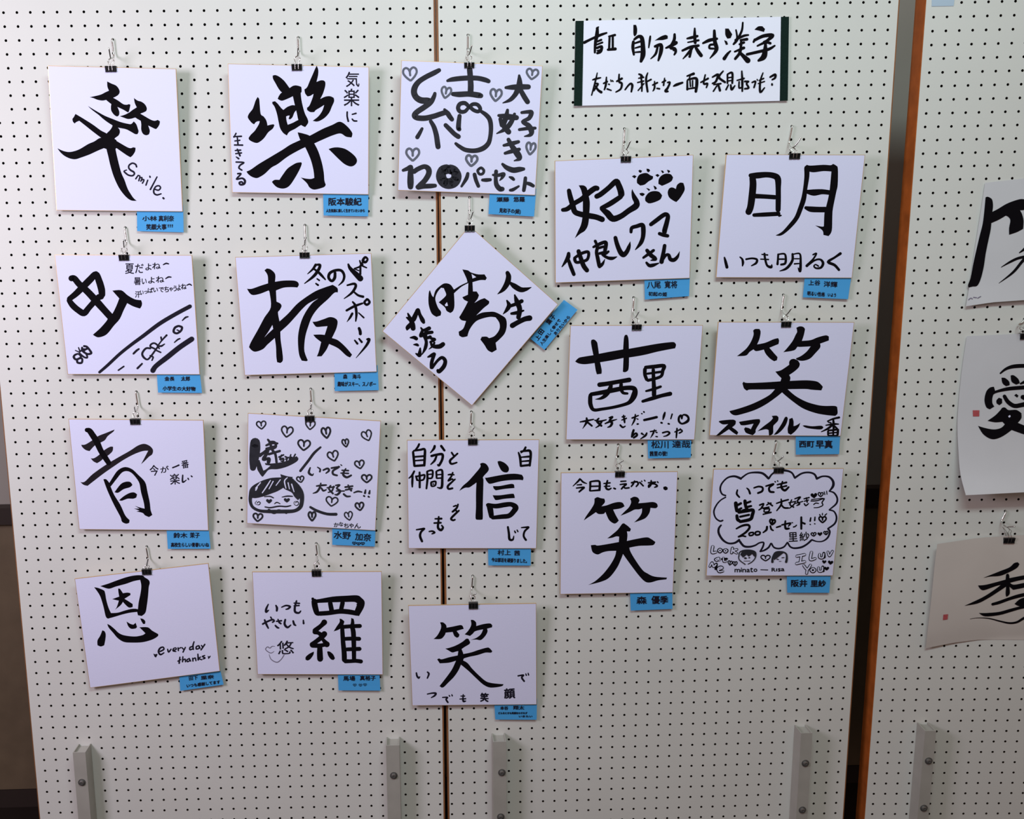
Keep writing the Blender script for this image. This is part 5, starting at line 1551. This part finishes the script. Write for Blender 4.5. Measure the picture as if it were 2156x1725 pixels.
# ---------------------------------------------------------------- the title banner
bq = [(1212.2,44),(1660.8,35.1),(1658.2,211.9),(1208.9,223)]
def bpt(u, v, d):
    t = (bq[0][0]+(bq[1][0]-bq[0][0])*u, bq[0][1]+(bq[1][1]-bq[0][1])*u); b_ = (bq[3][0]+(bq[2][0]-bq[3][0])*u, bq[3][1]+(bq[2][1]-bq[3][1])*u)
    return at(1, t[0]+(b_[0]-t[0])*v, t[1]+(b_[1]-t[1])*v, d)
bb = empty('title_banner', P(1, *bpt(0.5, 1, 3)), label='white paper banner with dark green end strips and two lines of brush writing', cat='banner')
def bgrid(name, u0, u1, d, mt, n=8, th=0.15):
    vs = []; m_ = 6
    for j in range(m_+1):
        for i in range(n+1):
            u = u0+(u1-u0)*i/n; v = j/m_; q_ = bpt(u, v, d + 1.2*math.sin(u*math.pi*3)*math.sin(v*math.pi)*0.5 + (2.0*v*v)); vs.append(P(1, *q_))
    nv = len(vs); nr = (P(1,0,0,1)-P(1,0,0,0))*th; vs += [v - nr for v in vs]; fs = []
    for j in range(m_):
        for i in range(n):
            qd = (j*(n+1)+i, (j+1)*(n+1)+i, (j+1)*(n+1)+i+1, j*(n+1)+i+1); fs += [qd, tuple(nv+k for k in qd[::-1])]
    return meshobj(name, vs, fs, mt, bb)
bgrid('paper', 0.0, 1.0, 3.0, M['banner'], 24)
bgrid('end_strip', -0.001, 0.0375, 3.5, M['strip'], 2, 0.5)
bgrid('end_strip', 0.9635, 1.001, 3.5, M['strip'], 2, 0.5)
def bproj(px, py, lift):
    u = (px-1210)/449; v = max(0, min(1, (py-40)/180))
    return P(1, *at(1, px, py, 3.3 + 1.2*math.sin(u*math.pi*3)*math.sin(v*math.pi)*0.5 + 2.0*v*v + lift))
ink_parts(SECT['c19'], bproj, bb)

# ---------------------------------------------------------------- the sheets on the right-hand board
def sheet(key, name, left, width, topoff, botoff, dfn_u, label):
    L = [(at(2, x, y, d), d) for x, y, d in left]
    ny, nx = 28, 20
    ts = [i/(len(L)-1) for i in range(len(L))]
    cl = crom([tuple(p) for p, d in L], max(2, ny//(len(L)-1)))
    rows = len(cl)
    def off(tab, x):
        for (x0, y0), (x1, y1) in zip(tab, tab[1:]):
            if x <= x1: return y0+(y1-y0)*(x-x0)/(x1-x0)
        return tab[-1][1]
    lean = (cl[-1][0]-cl[0][0])
    vs = []
    for j, (lx, ly, lz) in enumerate(cl):
        v = j/(rows-1)
        for i in range(nx+1):
            x = width*i/nx
            y = ly + off(topoff, x)*(1-v) + off(botoff, x)*v
            vs.append((lx+x, y, max(0.8, lz + dfn_u(x, v))))
    W_ = [P(2, *q) for q in vs]; nv = len(W_); nr = (P(2,0,0,1)-P(2,0,0,0))*0.12
    W_ += [v - nr for v in W_]; fs = []
    for j in range(rows-1):
        for i in range(nx):
            qd = (j*(nx+1)+i, (j+1)*(nx+1)+i, (j+1)*(nx+1)+i+1, j*(nx+1)+i+1); fs += [qd, tuple(nv+k for k in qd[::-1])]
    r = empty(name, W_[(rows-1)*(nx+1)+nx//2], label=label, cat='paper sheet', group='thin calligraphy sheets')
    meshobj('paper', W_, fs, M['cream' if key == 'p3' else 'rice'], r, smooth=True)
    def depth_at(x, y):
        best = min(range(0, nv, 1), key=lambda k: (vs[k][0]-x)**2 + (vs[k][1]-y)**2)
        j, i = divmod(best, nx+1)                       # bilinear around the nearest node
        def g(j, i): j = max(0, min(rows-1, j)); i = max(0, min(nx, i)); return vs[j*(nx+1)+i]
        c = g(j, i)
        dx = g(j, i+1) if i < nx else g(j, i-1); dy = g(j+1, i) if j < rows-1 else g(j-1, i)
        z = c[2]
        if abs(dx[0]-c[0]) > 1e-6: z += (dx[2]-c[2])*(x-c[0])/(dx[0]-c[0])
        if abs(dy[1]-c[1]) > 1e-6: z += (dy[2]-c[2])*(y-c[1])/(dy[1]-c[1])
        return z
    def proj(px, py, lift):
        d = 6.0
        for _ in range(3):
            p = at(2, px, py, d); d = depth_at(p.x, p.y) + 0.7 + lift
        return P(2, *at(2, px, py, d))
    ink_parts(SECT[key], proj, r)

sheet('p1', 'calligraphy_sheet', [(2074,385,3),(2066,440,4),(2054,515,4),(2043,590,5),(2034,645,9)], 268,
      [(0,0),(90,-8),(270,-22)], [(0,0),(50,-7),(120,-11),(270,-20)], lambda x, v: 3*math.sin(x/268*3.1)*v,
      'thin white sheet with a tall black gate-like character, top right of the dark gap')
sheet('p2', 'calligraphy_sheet', [(2035.7,708,4),(2024,790,4),(2016.3,883,6),(2018,950,13),(2022.5,1000,24),(2033.6,1043,40)], 262,
      [(0,0),(262,-8)], [(0,0),(262,-12)], lambda x, v: 2*math.sin(x/262*3.1),
      'white sheet curling forward at its foot, with the character for love and a seal')
sheet('p3', 'calligraphy_sheet', [(1973.5,1145.8,16),(1968,1190,16),(1960,1270,15),(1953,1330,12),(1948.8,1365.5,7)], 320,
      [(0,0),(85,-10),(190,-14),(320,-16)], [(0,0),(58,-11),(110,-16),(220,-14),(320,-8)], lambda x, v: -10*min(1, x/150)+3*v*math.sin(x/320*3.1),
      'cream sheet, lowest on the right board, with slanting brush strokes and a small red seal')
clip_and_hook(2, (2148.5,677), (2152,690), (2163,688), (2148.5,2171,702.5,714.5), 7, 'black binder clip at the right picture edge, on the love sheet', 'wire hook at the right picture edge, above the love sheet')
clip_and_hook(2, (2114.4,1075.5), (2117.5,1110), (2137,1109), (2113.5,2136.5,1132.5,1144), 8, 'black binder clip on the cream sheet with slanting strokes', 'bent wire hook above the cream sheet with slanting strokes')

mb = MB(); lq = [at(2, *p, 0.9) for p in ((1962.5,-22),(2012,-24),(2008,12.5),(1961.8,13.4))]
fr = [P(2, *v) for v in lq]; bk = [P(2, v.x, v.y, 0.3) for v in lq]
mb.hexa([fr[0],fr[3],fr[2],fr[1],bk[0],bk[3],bk[2],bk[1]])
tagp(mb.build('paper_label', M['label']), 'faded light blue label at the top corner of the right pegboard', 'label')
